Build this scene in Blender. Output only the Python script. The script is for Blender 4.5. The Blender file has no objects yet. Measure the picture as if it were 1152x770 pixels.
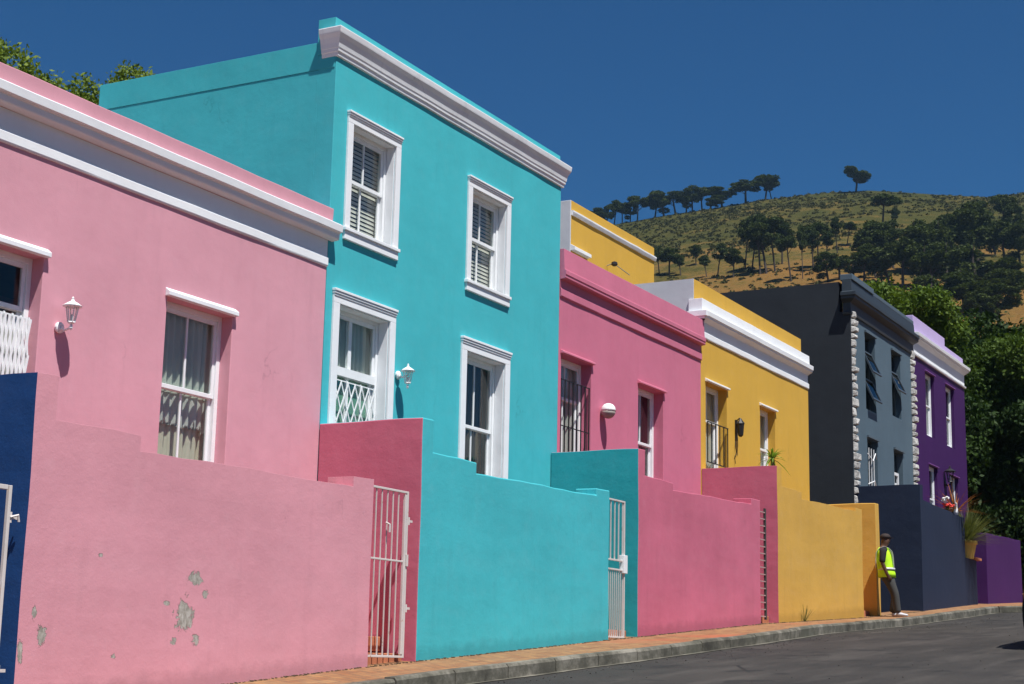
import bpy, bmesh, math, random
import numpy as np
from mathutils import Vector, Matrix, Euler
random.seed(7); rng = np.random.default_rng(7)
S = bpy.context.scene
COL = S.collection
PI = math.pi

# ------------------------------------------------------------------ ground shape
GX = [-60, 0, 9, 11.4, 13.65, 19.3, 25, 30.6, 35, 40, 45.3, 60, 90]
GZ = [-4.9, -.97, -.38, -.22, -.05, .34, .72, 1.01, 1.30, 1.65, 1.92, 2.5, 3.3]
def base(x): return float(np.interp(x, GX, GZ))
def g(x, y): return base(x) - .02 * (9 - y)              # pavement surface
W = 9.0        # plane of the street walls
F = 10.35      # plane of the house fronts

# ------------------------------------------------------------------ materials
MAT = {}
def newmat(name):
    m = bpy.data.materials.new(name); m.use_nodes = True
    nt = m.node_tree; nt.nodes.clear()
    out = nt.nodes.new('ShaderNodeOutputMaterial')
    b = nt.nodes.new('ShaderNodeBsdfPrincipled')
    nt.links.new(b.outputs[0], out.inputs[0])
    MAT[name] = m
    return m, nt, b, out
def N(nt, t, **kw):
    n = nt.nodes.new('ShaderNode' + t)
    for k, v in kw.items():
        if k in n.inputs: n.inputs[k].default_value = v
        else: setattr(n, k, v)
    return n
def coords(nt, scale=(1, 1, 1)):
    tc = N(nt, 'TexCoord'); mp = N(nt, 'Mapping'); mp.inputs['Scale'].default_value = scale
    nt.links.new(tc.outputs['Object'], mp.inputs['Vector']); return mp.outputs[0]
def noise(nt, vec, scale, detail=4, rough=.55, dist=0):
    n = N(nt, 'TexNoise'); n.inputs['Scale'].default_value = scale
    n.inputs['Detail'].default_value = detail; n.inputs['Roughness'].default_value = rough
    n.inputs['Distortion'].default_value = dist
    nt.links.new(vec, n.inputs['Vector']); return n.outputs['Fac']
def ramp(nt, fac, stops):
    r = N(nt, 'ValToRGB'); e = r.color_ramp.elements
    while len(e) < len(stops): e.new(.5)
    for i, (p, c) in enumerate(stops):
        e[i].position = p; e[i].color = (*c, 1) if len(c) == 3 else c
    nt.links.new(fac, r.inputs[0]); return r.outputs[0]
def mth(nt, op, a, b=None, c=None, clamp=False):
    n = N(nt, 'Math'); n.operation = op; n.use_clamp = clamp
    for i, v in enumerate((a, b, c)):
        if v is None: continue
        if isinstance(v, (int, float)): n.inputs[i].default_value = v
        else: nt.links.new(v, n.inputs[i])
    return n.outputs[0]
def mix(nt, fac, a, b, mode='MIX'):
    n = N(nt, 'Mix'); n.data_type = 'RGBA'; n.blend_type = mode
    for i, v in ((0, fac), (6, a), (7, b)):
        if isinstance(v, (int, float)): n.inputs[i].default_value = v
        elif isinstance(v, tuple): n.inputs[i].default_value = (*v, 1) if len(v) == 3 else v
        else: nt.links.new(v, n.inputs[i])
    return n.outputs[2]
def sc(c, k): return tuple(min(1, v * k) for v in c)
def bump(nt, b, h, strength=.3, dist=.01, prev=None):
    n = N(nt, 'Bump'); n.inputs['Strength'].default_value = strength; n.inputs['Distance'].default_value = dist
    nt.links.new(h, n.inputs['Height'])
    if prev is not None: nt.links.new(prev, n.inputs['Normal'])
    nt.links.new(n.outputs[0], b.inputs['Normal']); return n.outputs[0]

def plaster(name, col, var=.07, rough=False, peel=None, streak=.09, grime=None):
    """painted plaster: patchy paint, faint runs, trowel waves, grain; peel = list of (x, z, rx, rz) chips in object space"""
    m, nt, b, out = newmat(name)
    v = coords(nt)
    n1 = noise(nt, v, .9, 6, .6)
    n2 = noise(nt, v, 7, 5, .6)
    n3 = noise(nt, coords(nt, (3.2, 3.2, .35)), 1.6, 5, .6)
    c = mix(nt, ramp(nt, n1, [(.3, (0, 0, 0)), (.7, (1, 1, 1))]), sc(col, 1 - var), sc(col, 1 + var))
    mxc = max(col); fade = tuple(min(1, x * .86 + .13 * mxc) for x in col)
    c = mix(nt, ramp(nt, n2, [(.50, (0, 0, 0)), (.80, (.30,) * 3)]), c, fade)
    c = mix(nt, ramp(nt, n3, [(.55, (0, 0, 0)), (.78, (streak * 4,) * 3)]), c, sc(col, .78))
    if rough:                                   # hand-worked street wall: scuffs and small blisters
        n5 = noise(nt, v, 2.3, 8, .7, .4)
        c = mix(nt, ramp(nt, n5, [(.58, (0, 0, 0)), (.76, (.32,) * 3)]), c, sc(col, .84))
        n6 = noise(nt, coords(nt, (1, 1, 2.2)), 1.1, 7, .65, .3)
        c = mix(nt, ramp(nt, n6, [(.5, (0, 0, 0)), (.75, (.30,) * 3)]), c, fade)
        vo = N(nt, 'TexVoronoi'); vo.inputs['Scale'].default_value = 5.5; nt.links.new(v, vo.inputs['Vector'])
        spot = ramp(nt, vo.outputs['Distance'], [(.03, (1, 1, 1)), (.055, (0, 0, 0))])
        gate = ramp(nt, noise(nt, v, 1.3, 3), [(.56, (0, 0, 0)), (.6, (1, 1, 1))])
        spot = mix(nt, 1.0, spot, gate, 'MULTIPLY')
        c = mix(nt, mth(nt, 'MULTIPLY', spot, .6), c, sc(col, .5))
    # hairline cracks, only here and there
    vc = N(nt, 'TexVoronoi'); vc.feature = 'DISTANCE_TO_EDGE'; vc.inputs['Scale'].default_value = .42
    nzc = N(nt, 'TexNoise'); nzc.inputs['Scale'].default_value = 2.2; nzc.inputs['Detail'].default_value = 7; nt.links.new(v, nzc.inputs['Vector'])
    vm = N(nt, 'VectorMath'); vm.operation = 'MULTIPLY_ADD'; nt.links.new(nzc.outputs['Color'], vm.inputs[0]); vm.inputs[1].default_value = (.9, .9, .9); nt.links.new(v, vm.inputs[2])
    nt.links.new(vm.outputs[0], vc.inputs['Vector'])
    ck = mth(nt, 'MULTIPLY', ramp(nt, vc.outputs['Distance'], [(.0, (1, 1, 1)), (.0035, (0, 0, 0))]), ramp(nt, noise(nt, v, .8, 2), [(.57, (0, 0, 0)), (.64, (.5,) * 3)]))
    c = mix(nt, ck, c, sc(col, .6))
    if grime is not None:                       # splash dirt near the pavement
        sx = N(nt, 'SeparateXYZ'); nt.links.new(v, sx.inputs[0])
        h = mth(nt, 'SUBTRACT', sx.outputs[2], mth(nt, 'MULTIPLY', sx.outputs[0], .066))
        n4 = noise(nt, v, 6, 6, .7)
        t = mth(nt, 'SUBTRACT', h, mth(nt, 'MULTIPLY', n4, .22))
        c = mix(nt, ramp(nt, mth(nt, 'ADD', t, .5 - grime), [(.46, (.55,) * 3), (.56, (0, 0, 0))]), c, sc(col, .62))
    b.inputs['Roughness'].default_value = .62 if not rough else .75
    b.inputs['Specular IOR Level'].default_value = .25
    wave = noise(nt, v, 1.7 if not rough else 3.0, 3, .5)
    grain = noise(nt, v, 85 if not rough else 45, 4, .75)
    mid = noise(nt, v, 16, 5, .65)
    nr = bump(nt, b, wave, .5, .02 if not rough else .014)
    nr = bump(nt, b, mid, .35 if not rough else .45, .004, nr)
    nr = bump(nt, b, grain, .3 if not rough else .4, .003 if not rough else .004, nr)
    if peel:
        sx = N(nt, 'SeparateXYZ'); nt.links.new(v, sx.inputs[0])
        nz = noise(nt, v, 9, 8, .75, .8)
        tot = None
        for px, pz, rx, rz in peel:
            dx = mth(nt, 'DIVIDE', mth(nt, 'SUBTRACT', sx.outputs[0], px), rx)
            dz = mth(nt, 'DIVIDE', mth(nt, 'SUBTRACT', sx.outputs[2], pz), rz)
            d = mth(nt, 'SQRT', mth(nt, 'ADD', mth(nt, 'MULTIPLY', dx, dx), mth(nt, 'MULTIPLY', dz, dz)))
            k = mth(nt, 'SUBTRACT', 1.0, d)
            tot = k if tot is None else mth(nt, 'MAXIMUM', tot, k)
        tot = mth(nt, 'ADD', tot, mth(nt, 'MULTIPLY', mth(nt, 'SUBTRACT', nz, .5), 3.2))
        mask = ramp(nt, tot, [(.33, (0, 0, 0)), (.37, (1, 1, 1))])
        under = ramp(nt, noise(nt, coords(nt, (1, 1, .5)), 26, 6, .8), [(.3, (.16, .145, .12)), (.5, (.36, .335, .29)), (.7, (.62, .59, .54))])
        c = mix(nt, mask, c, under)
        nr = bump(nt, b, mth(nt, 'SUBTRACT', 1.0, mask), .9, .012, nr)
    nt.links.new(c, b.inputs['Base Color'])
    return m

def paint(name, col, rough=.4, var=.06, wear=None):
    m, nt, b, out = newmat(name)
    v = coords(nt)
    n1 = noise(nt, v, 6, 5, .6)
    c = mix(nt, ramp(nt, n1, [(.35, (0, 0, 0)), (.7, (1, 1, 1))]), sc(col, 1 - var), sc(col, 1 + var))
    if wear:
        n2 = noise(nt, v, 14, 7, .7, .5)
        c = mix(nt, ramp(nt, n2, [(.62, (0, 0, 0)), (.68, (.8,) * 3)]), c, wear)
    nt.links.new(c, b.inputs['Base Color'])
    b.inputs['Roughness'].default_value = rough
    b.inputs['Specular IOR Level'].default_value = .35
    bump(nt, b, noise(nt, v, 60, 3), .15, .002)
    return m

def glassmat(name, tint=(.95, .975, .96)):
    m, nt, b, out = newmat(name)
    nt.nodes.remove(b)
    tr = N(nt, 'BsdfTransparent'); tr.inputs[0].default_value = (*tint, 1)
    gl = N(nt, 'BsdfGlossy'); gl.inputs['Roughness'].default_value = .02
    lw = N(nt, 'LayerWeight'); lw.inputs['Blend'].default_value = .5
    bp = N(nt, 'Bump'); bp.inputs['Strength'].default_value = .12; bp.inputs['Distance'].default_value = .01
    nt.links.new(noise(nt, coords(nt), 2.2, 2), bp.inputs['Height'])
    nt.links.new(bp.outputs[0], gl.inputs['Normal'])
    mx = N(nt, 'MixShader')
    nt.links.new(mth(nt, 'ADD', mth(nt, 'MULTIPLY', mth(nt, 'POWER', lw.outputs['Facing'], 4.0), .6), .03), mx.inputs[0]); nt.links.new(tr.outputs[0], mx.inputs[1]); nt.links.new(gl.outputs[0], mx.inputs[2])
    nt.links.new(mx.outputs[0], out.inputs[0])
    return m

def cloth(name, col, trans=.3, var=.1):
    m, nt, b, out = newmat(name)
    v = coords(nt)
    c = mix(nt, noise(nt, v, 3, 4), sc(col, 1 - var), sc(col, 1 + var))
    nt.links.new(c, b.inputs['Base Color']); b.inputs['Roughness'].default_value = .9
    t = N(nt, 'BsdfTranslucent'); nt.links.new(c, t.inputs[0])
    mx = N(nt, 'MixShader'); mx.inputs[0].default_value = trans
    nt.links.new(b.outputs[0], mx.inputs[1]); nt.links.new(t.outputs[0], mx.inputs[2])
    nt.links.new(mx.outputs[0], out.inputs[0])
    return m

def foliage(name, dark, light, scale=1.2, trans=.25, fine=9):
    m, nt, b, out = newmat(name)
    v = coords(nt)
    n1 = noise(nt, v, scale, 4, .6); n2 = noise(nt, v, fine, 2, .6)
    f = mth(nt, 'ADD', mth(nt, 'MULTIPLY', n1, .6), mth(nt, 'MULTIPLY', n2, .4))
    c = ramp(nt, f, [(.36, dark), (.64, light)])
    nt.links.new(c, b.inputs['Base Color']); b.inputs['Roughness'].default_value = .6
    b.inputs['Specular IOR Level'].default_value = .12
    t = N(nt, 'BsdfTranslucent'); nt.links.new(mix(nt, 1.0, c, (1.0, 1.0, .45), 'MULTIPLY'), t.inputs[0])
    mx = N(nt, 'MixShader'); mx.inputs[0].default_value = trans
    nt.links.new(b.outputs[0], mx.inputs[1]); nt.links.new(t.outputs[0], mx.inputs[2])
    nt.links.new(mx.outputs[0], out.inputs[0])
    return m

PEEL = [(10.97, .66, .13, .06), (10.85, .36, .15, .14), (11.02, .15, .05, .06), (10.74, .13, .045, .035), (9.13, .31, .03, .06),
        (9.22, .13, .06, .11), (11.12, .54, .05, .05), (10.02, 0.0, .05, .025), (9.02, .02, .03, .12), (10.62, .44, .05, .03), (9.8, .78, .03, .02)]
PINK1 = (.65, .315, .375); PINKW = (.65, .29, .34); TEAL = (.058, .45, .50); PINK3 = (.56, .165, .25); YEL = (.62, .37, .055)
plaster('pink_plaster', PINK1)
PEEL = [(x - 8.98, z - base(8.98), rx, rz) for x, z, rx, rz in PEEL]; PEEL = [(x, z, rx * 1.12, rz * 1.12) for x, z, rx, rz in PEEL]
plaster('pink_wall_plaster', PINKW, rough=True, peel=PEEL, grime=0.0)
plaster('turquoise_plaster', TEAL)
plaster('turquoise_wall_plaster', sc(TEAL, .98), rough=True, grime=0.0)
plaster('rose_plaster', PINK3)
plaster('rose_wall_plaster', (.53, .135, .205), rough=True, grime=0.0, var=.12)
plaster('rose_and_shaded_pink_wall_plaster', (.52, .14, .205), rough=True)  # pale pink darkened for side-face shade; plain rose on the yellow wall's fin
plaster('shaded_turquoise_wall_plaster', (.022, .33, .37), rough=True)  # turquoise wall paint with the cross wall's shade put into the colour
plaster('yellow_plaster', YEL, var=.05)
plaster('yellow_wall_plaster', (.60, .35, .07), rough=True, grime=0.0)
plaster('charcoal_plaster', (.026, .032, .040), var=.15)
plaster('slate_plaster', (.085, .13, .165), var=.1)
plaster('navy_wall_plaster', (.012, .022, .050), rough=True)
plaster('violet_plaster', (.043, .008, .082), var=.1)
plaster('violet_wall_plaster', (.046, .007, .085), rough=True)
plaster('lavender_plaster', (.50, .40, .66))
plaster('blue_wall_plaster', (.010, .058, .20), rough=True)
plaster('white_trim', (.80, .82, .84), var=.04, streak=.05)
plaster('worn_white_trim', (.78, .80, .82), var=.08, streak=.2)
plaster('pale_grey_plaster', (.55, .57, .60), var=.08)
plaster('roof_grey', (.25, .25, .25), var=.2)
paint('pink_worn_metal', (.42, .27, .26), .5, .1, (.25, .08, .05))
paint('white_paint', (.80, .82, .83), .35, .04)
paint('worn_white_metal', (.62, .57, .54), .4, .05, (.35, .14, .05))
paint('black_metal', (.02, .02, .022), .4)
paint('dark_paint', (.022, .026, .032), .35)
paint('grey_frame', (.05, .065, .08), .35)
paint('green_glass_panel', (.16, .36, .27), .15)
paint('room_white', (.55, .54, .52), .7)
paint('rose_trim', (.66, .20, .29), .5)
paint('violet_trim', (.20, .07, .26), .5)
paint('slate_trim', (.085, .12, .15), .5)
paint('charcoal_trim', (.032, .044, .056), .5)
paint('antenna_metal', (.3, .27, .24), .4)
paint('bulb_glass', (.82, .82, .80), .2)
paint('wood_floor', (.16, .08, .04), .6)
paint('yellow_pot', (.60, .40, .09), .6)
paint('terracotta', (.45, .16, .08), .8, .2)
paint('soil', (.05, .035, .02), .9)
paint('bark', (.09, .065, .045), .9, .3)
paint('pine_bark', (.055, .042, .034), .9, .3)
paint('red_flower', (.75, .05, .03), .6)
paint('white_flower', (.8, .78, .75), .6)
paint('skin', (.10, .05, .03), .5)
paint('black_cloth', (.015, .015, .018), .9)
paint('grey_cloth', (.055, .055, .052), .9)
paint('vest_cloth', (.50, .86, .02), .7, .03)
paint('reflective_tape', (.55, .56, .56), .35)
paint('shoe', (.5, .5, .52), .6, .25)
paint('shoe_sole', (.75, .75, .75), .6)
paint('cap', (.03, .02, .018), .8)
paint('car_body_paint', (.10, .012, .012), .2)
paint('tyre_rubber', (.015, .015, .015), .8)
paint('rim_metal', (.4, .4, .42), .3)
paint('lamp_lens', (.6, .6, .6), .1)
glassmat('window_glass')
glassmat('car_glass', (.15, .17, .17))
cloth('lace_curtain', (.70, .74, .66), .4)
cloth('cream_curtain', (.80, .75, .60), .35)
cloth('pale_curtain', (.72, .72, .68), .35)
paint('blind_slat', (.62, .60, .55), .5, .05)
cloth('brown_drape', (.10, .075, .05), .1, .4)
foliage('plane_leaf', (.028, .062, .009), (.150, .220, .030), .7, .32)
foliage('mid_leaf', (.018, .044, .007), (.085, .135, .020), .7, .28)
foliage('dark_leaf', (.010, .026, .007), (.036, .066, .012), .6, .2)
foliage('garden_leaf', (.07, .12, .015), (.22, .29, .05), 2.2, .3)
foliage('pine_needle', (.020, .034, .007), (.056, .080, .016), .8, .25, 4)
foliage('pine_needle_warm', (.024, .038, .007), (.066, .088, .016), .8, .25, 4)
foliage('shrub_leaf', (.034, .040, .008), (.078, .072, .014), .05, .05, .6)
foliage('grass_blade', (.07, .10, .03), (.20, .21, .08), 6, .3)
foliage('palm_blade', (.10, .20, .03), (.26, .38, .08), 6, .3)
foliage('cordyline_blade', (.16, .05, .02), (.42, .16, .05), 9, .35)

def stone_material():
    m, nt, b, out = newmat('quoin_stone'); v = coords(nt)
    c = ramp(nt, noise(nt, v, 9, 5, .7), [(.3, (.28, .27, .25)), (.6, (.62, .61, .58))])
    nt.links.new(c, b.inputs['Base Color']); b.inputs['Roughness'].default_value = .85
    bump(nt, b, noise(nt, v, 20, 5, .7), .8, .03)
stone_material()

def asphalt():
    m, nt, b, out = newmat('asphalt'); v = coords(nt)
    n1 = noise(nt, v, .55, 6, .65); n2 = noise(nt, v, 120, 2, .6); n3 = noise(nt, coords(nt, (.35, 2.2, 1)), 1.0, 6, .65)
    c = ramp(nt, n1, [(.3, (.018, .0165, .015)), (.7, (.040, .035, .030))])
    c = mix(nt, ramp(nt, n3, [(.5, (0, 0, 0)), (.72, (.6,) * 3)]), c, (.075, .066, .058))
    c = mix(nt, ramp(nt, n2, [(.55, (0, 0, 0)), (.75, (.35,) * 3)]), c, (.16, .15, .14))
    vo = N(nt, 'TexVoronoi'); vo.feature = 'DISTANCE_TO_EDGE'; vo.inputs['Scale'].default_value = .45
    wv = mix(nt, .12, v, N(nt, 'TexNoise').outputs['Color'])
    nt.links.new(wv, vo.inputs['Vector'])
    crack = mth(nt, 'MULTIPLY', ramp(nt, vo.outputs['Distance'], [(.004, (1, 1, 1)), (.012, (0, 0, 0))]), ramp(nt, noise(nt, v, .7, 3), [(.5, (0, 0, 0)), (.6, (1, 1, 1))]))
    c = mix(nt, crack, c, (.015, .014, .013))
    stain = ramp(nt, noise(nt, v, 1.6, 3, .5), [(.60, (0, 0, 0)), (.63, (.75,) * 3)])
    c = mix(nt, stain, c, (.017, .016, .015))
    nt.links.new(c, b.inputs['Base Color']); b.inputs['Roughness'].default_value = .8
    b.inputs['Specular IOR Level'].default_value = .3
    nr = bump(nt, b, n2, .6, .006); bump(nt, b, noise(nt, v, 3, 4), .3, .02, nr)
asphalt()

def pavers():
    m, nt, b, out = newmat('brick_paving'); v = coords(nt)
    br = N(nt, 'TexBrick'); nt.links.new(v, br.inputs['Vector'])
    br.inputs['Scale'].default_value = 1.0; br.inputs['Brick Width'].default_value = .21; br.inputs['Row Height'].default_value = .105
    br.inputs['Mortar Size'].default_value = .009; br.inputs['Mortar Smooth'].default_value = .3
    br.inputs['Color1'].default_value = (.21, .078, .026, 1); br.inputs['Color2'].default_value = (.31, .155, .055, 1)
    br.inputs['Mortar'].default_value = (.07, .055, .04, 1); br.inputs['Bias'].default_value = .1
    n1 = noise(nt, v, 1.1, 6, .7); n2 = noise(nt, v, 14, 5, .7)
    c = mix(nt, ramp(nt, n1, [(.45, (0, 0, 0)), (.7, (.55,) * 3)]), br.outputs['Color'], (.33, .21, .10))
    c = mix(nt, ramp(nt, n2, [(.5, (0, 0, 0)), (.75, (.6,) * 3)]), c, (.10, .062, .035))
    c = mix(nt, ramp(nt, noise(nt, v, .45, 2), [(.56, (0, 0, 0)), (.66, (.75,) * 3)]), c, (.34, .085, .035))
    nt.links.new(c, b.inputs['Base Color']); b.inputs['Roughness'].default_value = .85
    bump(nt, b, mth(nt, 'ADD', br.outputs['Fac'], mth(nt, 'MULTIPLY', n2, -.5)), -.5, .006)
pavers()

def concrete():
    m, nt, b, out = newmat('kerb_concrete'); v = coords(nt)
    c = ramp(nt, noise(nt, v, 2.2, 8, .75), [(.34, (.035, .032, .022)), (.5, (.095, .088, .066)), (.66, (.23, .21, .17))])
    c = mix(nt, ramp(nt, noise(nt, v, .6, 3), [(.55, (0, 0, 0)), (.65, (.6,) * 3)]), c, (.08, .08, .055))
    nt.links.new(c, b.inputs['Base Color']); b.inputs['Roughness'].default_value = .9
    bump(nt, b, noise(nt, v, 30, 5, .7), .5, .01)
concrete()

def hill_mat():
    m, nt, b, out = newmat('hillside'); v = coords(nt)
    n1 = noise(nt, v, .014, 8, .62); n2 = noise(nt, v, .09, 6, .65); n3 = noise(nt, v, .5, 5, .7)
    sx = N(nt, 'SeparateXYZ'); nt.links.new(v, sx.inputs[0])
    hz = mth(nt, 'MULTIPLY', mth(nt, 'SUBTRACT', sx.outputs[2], 95), .0017)      # more scrub towards the crest
    f = mth(nt, 'ADD', mth(nt, 'ADD', mth(nt, 'MULTIPLY', n1, .46), mth(nt, 'MULTIPLY', n2, .38)), mth(nt, 'MULTIPLY', n3, .16))
    f = mth(nt, 'ADD', f, hz)
    c = ramp(nt, f, [(.40, (.175, .092, .024)), (.47, (.155, .090, .024)), (.505, (.110, .078, .018)), (.56, (.056, .052, .010)), (.69, (.034, .040, .008))])
    c = mix(nt, ramp(nt, noise(nt, v, .3, 5, .7), [(.66, (0, 0, 0)), (.72, (.6,) * 3)]), c, (.22, .17, .10))
    nt.links.new(c, b.inputs['Base Color']); b.inputs['Roughness'].default_value = .95
    b.inputs['Specular IOR Level'].default_value = .1
    bump(nt, b, mth(nt, 'ADD', n2, mth(nt, 'MULTIPLY', n3, .5)), .9, 2.5)
hill_mat()

# ------------------------------------------------------------------ mesh helpers
ORG = {}
class MB:
    def __init__(s): s.v = []; s.f = []; s.m = []
    def add(s, vs, fs, mi=0):
        o = len(s.v); s.v += [tuple(p) for p in vs]; s.f += [tuple(i + o for i in f) for f in fs]; s.m += [mi] * len(fs); return s
    def box(s, x0, x1, y0, y1, z0, z1, mi=0, z1b=None):
        """z1b: top height at the x1 end when the top slopes"""
        zb = z1 if z1b is None else z1b
        return s.add([(x0, y0, z0), (x1, y0, z0), (x1, y1, z0), (x0, y1, z0), (x0, y0, z1), (x1, y0, zb), (x1, y1, zb), (x0, y1, z1)],
                     [(0, 3, 2, 1), (4, 5, 6, 7), (0, 1, 5, 4), (1, 2, 6, 5), (2, 3, 7, 6), (3, 0, 4, 7)], mi)
    def bar(s, a, b, w, d=None, mi=0, up=(0, 1, 0)):
        """square bar from a to b"""
        d = d or w; a = Vector(a); b = Vector(b); t = (b - a).normalized(); u = Vector(up)
        if abs(t.dot(u)) > .95: u = Vector((1, 0, 0))
        n1 = t.cross(u).normalized(); n2 = t.cross(n1).normalized()
        q = [n1 * w / 2 + n2 * d / 2, n1 * w / 2 - n2 * d / 2, -n1 * w / 2 - n2 * d / 2, -n1 * w / 2 + n2 * d / 2]
        return s.add([a + p for p in q] + [b + p for p in q], [(0, 1, 2, 3), (7, 6, 5, 4)] + [(i, i + 4, (i + 1) % 4 + 4, (i + 1) % 4) for i in range(4)], mi)
    def tube(s, pts, rad, n=8, mi=0):
        pts = [Vector(p) for p in pts]
        if not hasattr(rad, '__len__'): rad = [rad] * len(pts)
        o = len(s.v); prev = None
        for i, p in enumerate(pts):
            t = (pts[min(i + 1, len(pts) - 1)] - pts[max(i - 1, 0)]).normalized()
            if prev is None: prev = Vector((1, 0, 0)) if abs(t.x) < .9 else Vector((0, 1, 0))
            u = (prev - t * prev.dot(t)).normalized(); w = t.cross(u); prev = u
            for k in range(n):
                a = 2 * PI * k / n; s.v.append(tuple(p + (u * math.cos(a) + w * math.sin(a)) * rad[i]))
        for i in range(len(pts) - 1):
            for k in range(n):
                s.f.append((o + i * n + k, o + i * n + (k + 1) % n, o + (i + 1) * n + (k + 1) % n, o + (i + 1) * n + k)); s.m.append(mi)
        s.f.append(tuple(o + k for k in reversed(range(n)))); s.m.append(mi)
        s.f.append(tuple(o + (len(pts) - 1) * n + k for k in range(n))); s.m.append(mi)
        return s
    def lathe(s, c, prof, n=16, mi=0, axis='z', sx=1, sy=1):
        o = len(s.v)
        for r, h in prof:
            for k in range(n):
                a = 2 * PI * k / n; x, y = r * math.cos(a) * sx, r * math.sin(a) * sy
                p = (c[0] + x, c[1] + y, c[2] + h) if axis == 'z' else (c[0] + x, c[1] + h, c[2] + y)
                s.v.append(p)
        for i in range(len(prof) - 1):
            for k in range(n):
                s.f.append((o + i * n + k, o + i * n + (k + 1) % n, o + (i + 1) * n + (k + 1) % n, o + (i + 1) * n + k)); s.m.append(mi)
        s.f.append(tuple(o + k for k in reversed(range(n)))); s.m.append(mi)
        s.f.append(tuple(o + (len(prof) - 1) * n + k for k in range(n))); s.m.append(mi)
        return s
    def build(s, name, mats, parent=None, bev=0, smooth=False, sub=0, jitter=0):
        return meshobj(name, s.v, s.f, mats, parent, s.m, bev, smooth)

def meshobj(name, v, f, mats, parent=None, mi=None, bev=0, smooth=False, org=None):
    if isinstance(mats, str): mats = [mats]
    o = ORG[parent.name] if parent else (org or (0, 0, 0))
    me = bpy.data.meshes.new(name)
    if isinstance(v, np.ndarray): V = v - np.array(o)
    else: V = [(p[0] - o[0], p[1] - o[1], p[2] - o[2]) for p in v]
    if isinstance(v, np.ndarray) and isinstance(f, np.ndarray):
        n = f.shape[1]
        me.vertices.add(len(V)); me.vertices.foreach_set('co', V.astype(np.float32).ravel())
        me.loops.add(f.size); me.loops.foreach_set('vertex_index', f.astype(np.int32).ravel())
        me.polygons.add(len(f)); me.polygons.foreach_set('loop_start', np.arange(0, f.size, n, dtype=np.int32))
        me.update(calc_edges=True)
    else:
        me.from_pydata(V, [], f)
        if mi: me.polygons.foreach_set('material_index', mi)
        me.update()
        bm = bmesh.new(); bm.from_mesh(me); bmesh.ops.recalc_face_normals(bm, faces=bm.faces); bm.to_mesh(me); bm.free()
    for m in mats: me.materials.append(MAT[m])
    if smooth: me.shade_smooth()
    ob = bpy.data.objects.new(name, me); COL.objects.link(ob)
    if parent: ob.parent = parent
    else: ob.location = o
    ORG[ob.name] = o
    if bev:
        b = ob.modifiers.new('bevel', 'BEVEL'); b.width = bev; b.segments = 2; b.limit_method = 'ANGLE'; b.angle_limit = math.radians(40)
    return ob

def sharp_bevel(ob, width, skip=None):
    """bevel only real corners: edges sharper than 40 degrees whose ends are not on a hidden joint"""
    me = ob.data; bm = bmesh.new(); bm.from_mesh(me); bmesh.ops.recalc_face_normals(bm, faces=bm.faces)
    lay = bm.edges.layers.float.get('bevel_weight_edge') or bm.edges.layers.float.new('bevel_weight_edge')
    for e in bm.edges:
        if len(e.link_faces) != 2: continue
        if e.calc_face_angle(0) < math.radians(40): continue
        if skip and skip(e.verts[0].co) and skip(e.verts[1].co): continue
        e[lay] = 1
    bm.to_mesh(me); bm.free()
    b = ob.modifiers.new('bevel', 'BEVEL'); b.width = width; b.segments = 2; b.limit_method = 'WEIGHT'

def tag(o, label=None, cat=None, group=None, kind=None):
    if label: o['label'] = label
    if cat: o['category'] = cat
    if group: o['group'] = group
    if kind: o['kind'] = kind
    return o
def thing(name, loc, label, cat, group=None):
    o = bpy.data.objects.new(name, None); o.empty_display_size = .2; COL.objects.link(o); o.location = loc; ORG[o.name] = tuple(loc)
    return tag(o, label, cat, group)
def copy_tree(o, parent=None):
    c = o.copy(); COL.objects.link(c); c.parent = parent
    for ch in list(o.children): copy_tree(ch, c)
    return c

def slab(mb, x0, x1, z0, z1, y0, y1, holes=(), mi=0, axis='x'):
    """wall slab with rectangular openings (hx0,hx1,hz0,hz1); axis 'x': runs along X"""
    xs = sorted({x0, x1, *[h[0] for h in holes], *[h[1] for h in holes]})
    zs = sorted({z0, z1, *[h[2] for h in holes], *[h[3] for h in holes]})
    xs = [x for x in xs if x0 <= x <= x1]; zs = [z for z in zs if z0 <= z <= z1]
    def hole(i, k):
        if not (0 <= i < len(xs) - 1 and 0 <= k < len(zs) - 1): return True
        cx, cz = (xs[i] + xs[i + 1]) / 2, (zs[k] + zs[k + 1]) / 2
        return any(h[0] < cx < h[1] and h[2] < cz < h[3] for h in holes)
    idx = {}
    def vid(i, k, s):
        if (i, k, s) not in idx:
            idx[i, k, s] = len(mb.v); mb.v.append((xs[i], y0 if s == 0 else y1, zs[k]))
        return idx[i, k, s]
    def face(*a): mb.f.append(tuple(a)); mb.m.append(mi)
    for i in range(len(xs) - 1):
        for k in range(len(zs) - 1):
            if hole(i, k): continue
            face(vid(i, k, 0), vid(i + 1, k, 0), vid(i + 1, k + 1, 0), vid(i, k + 1, 0))
            face(vid(i, k, 1), vid(i, k + 1, 1), vid(i + 1, k + 1, 1), vid(i + 1, k, 1))
            if hole(i - 1, k): face(vid(i, k, 0), vid(i, k + 1, 0), vid(i, k + 1, 1), vid(i, k, 1))
            if hole(i + 1, k): face(vid(i + 1, k, 0), vid(i + 1, k, 1), vid(i + 1, k + 1, 1), vid(i + 1, k + 1, 0))
            if hole(i, k - 1): face(vid(i, k, 0), vid(i, k, 1), vid(i + 1, k, 1), vid(i + 1, k, 0))
            if hole(i, k + 1): face(vid(i, k + 1, 0), vid(i + 1, k + 1, 0), vid(i + 1, k + 1, 1), vid(i, k + 1, 1))
    return mb

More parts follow.
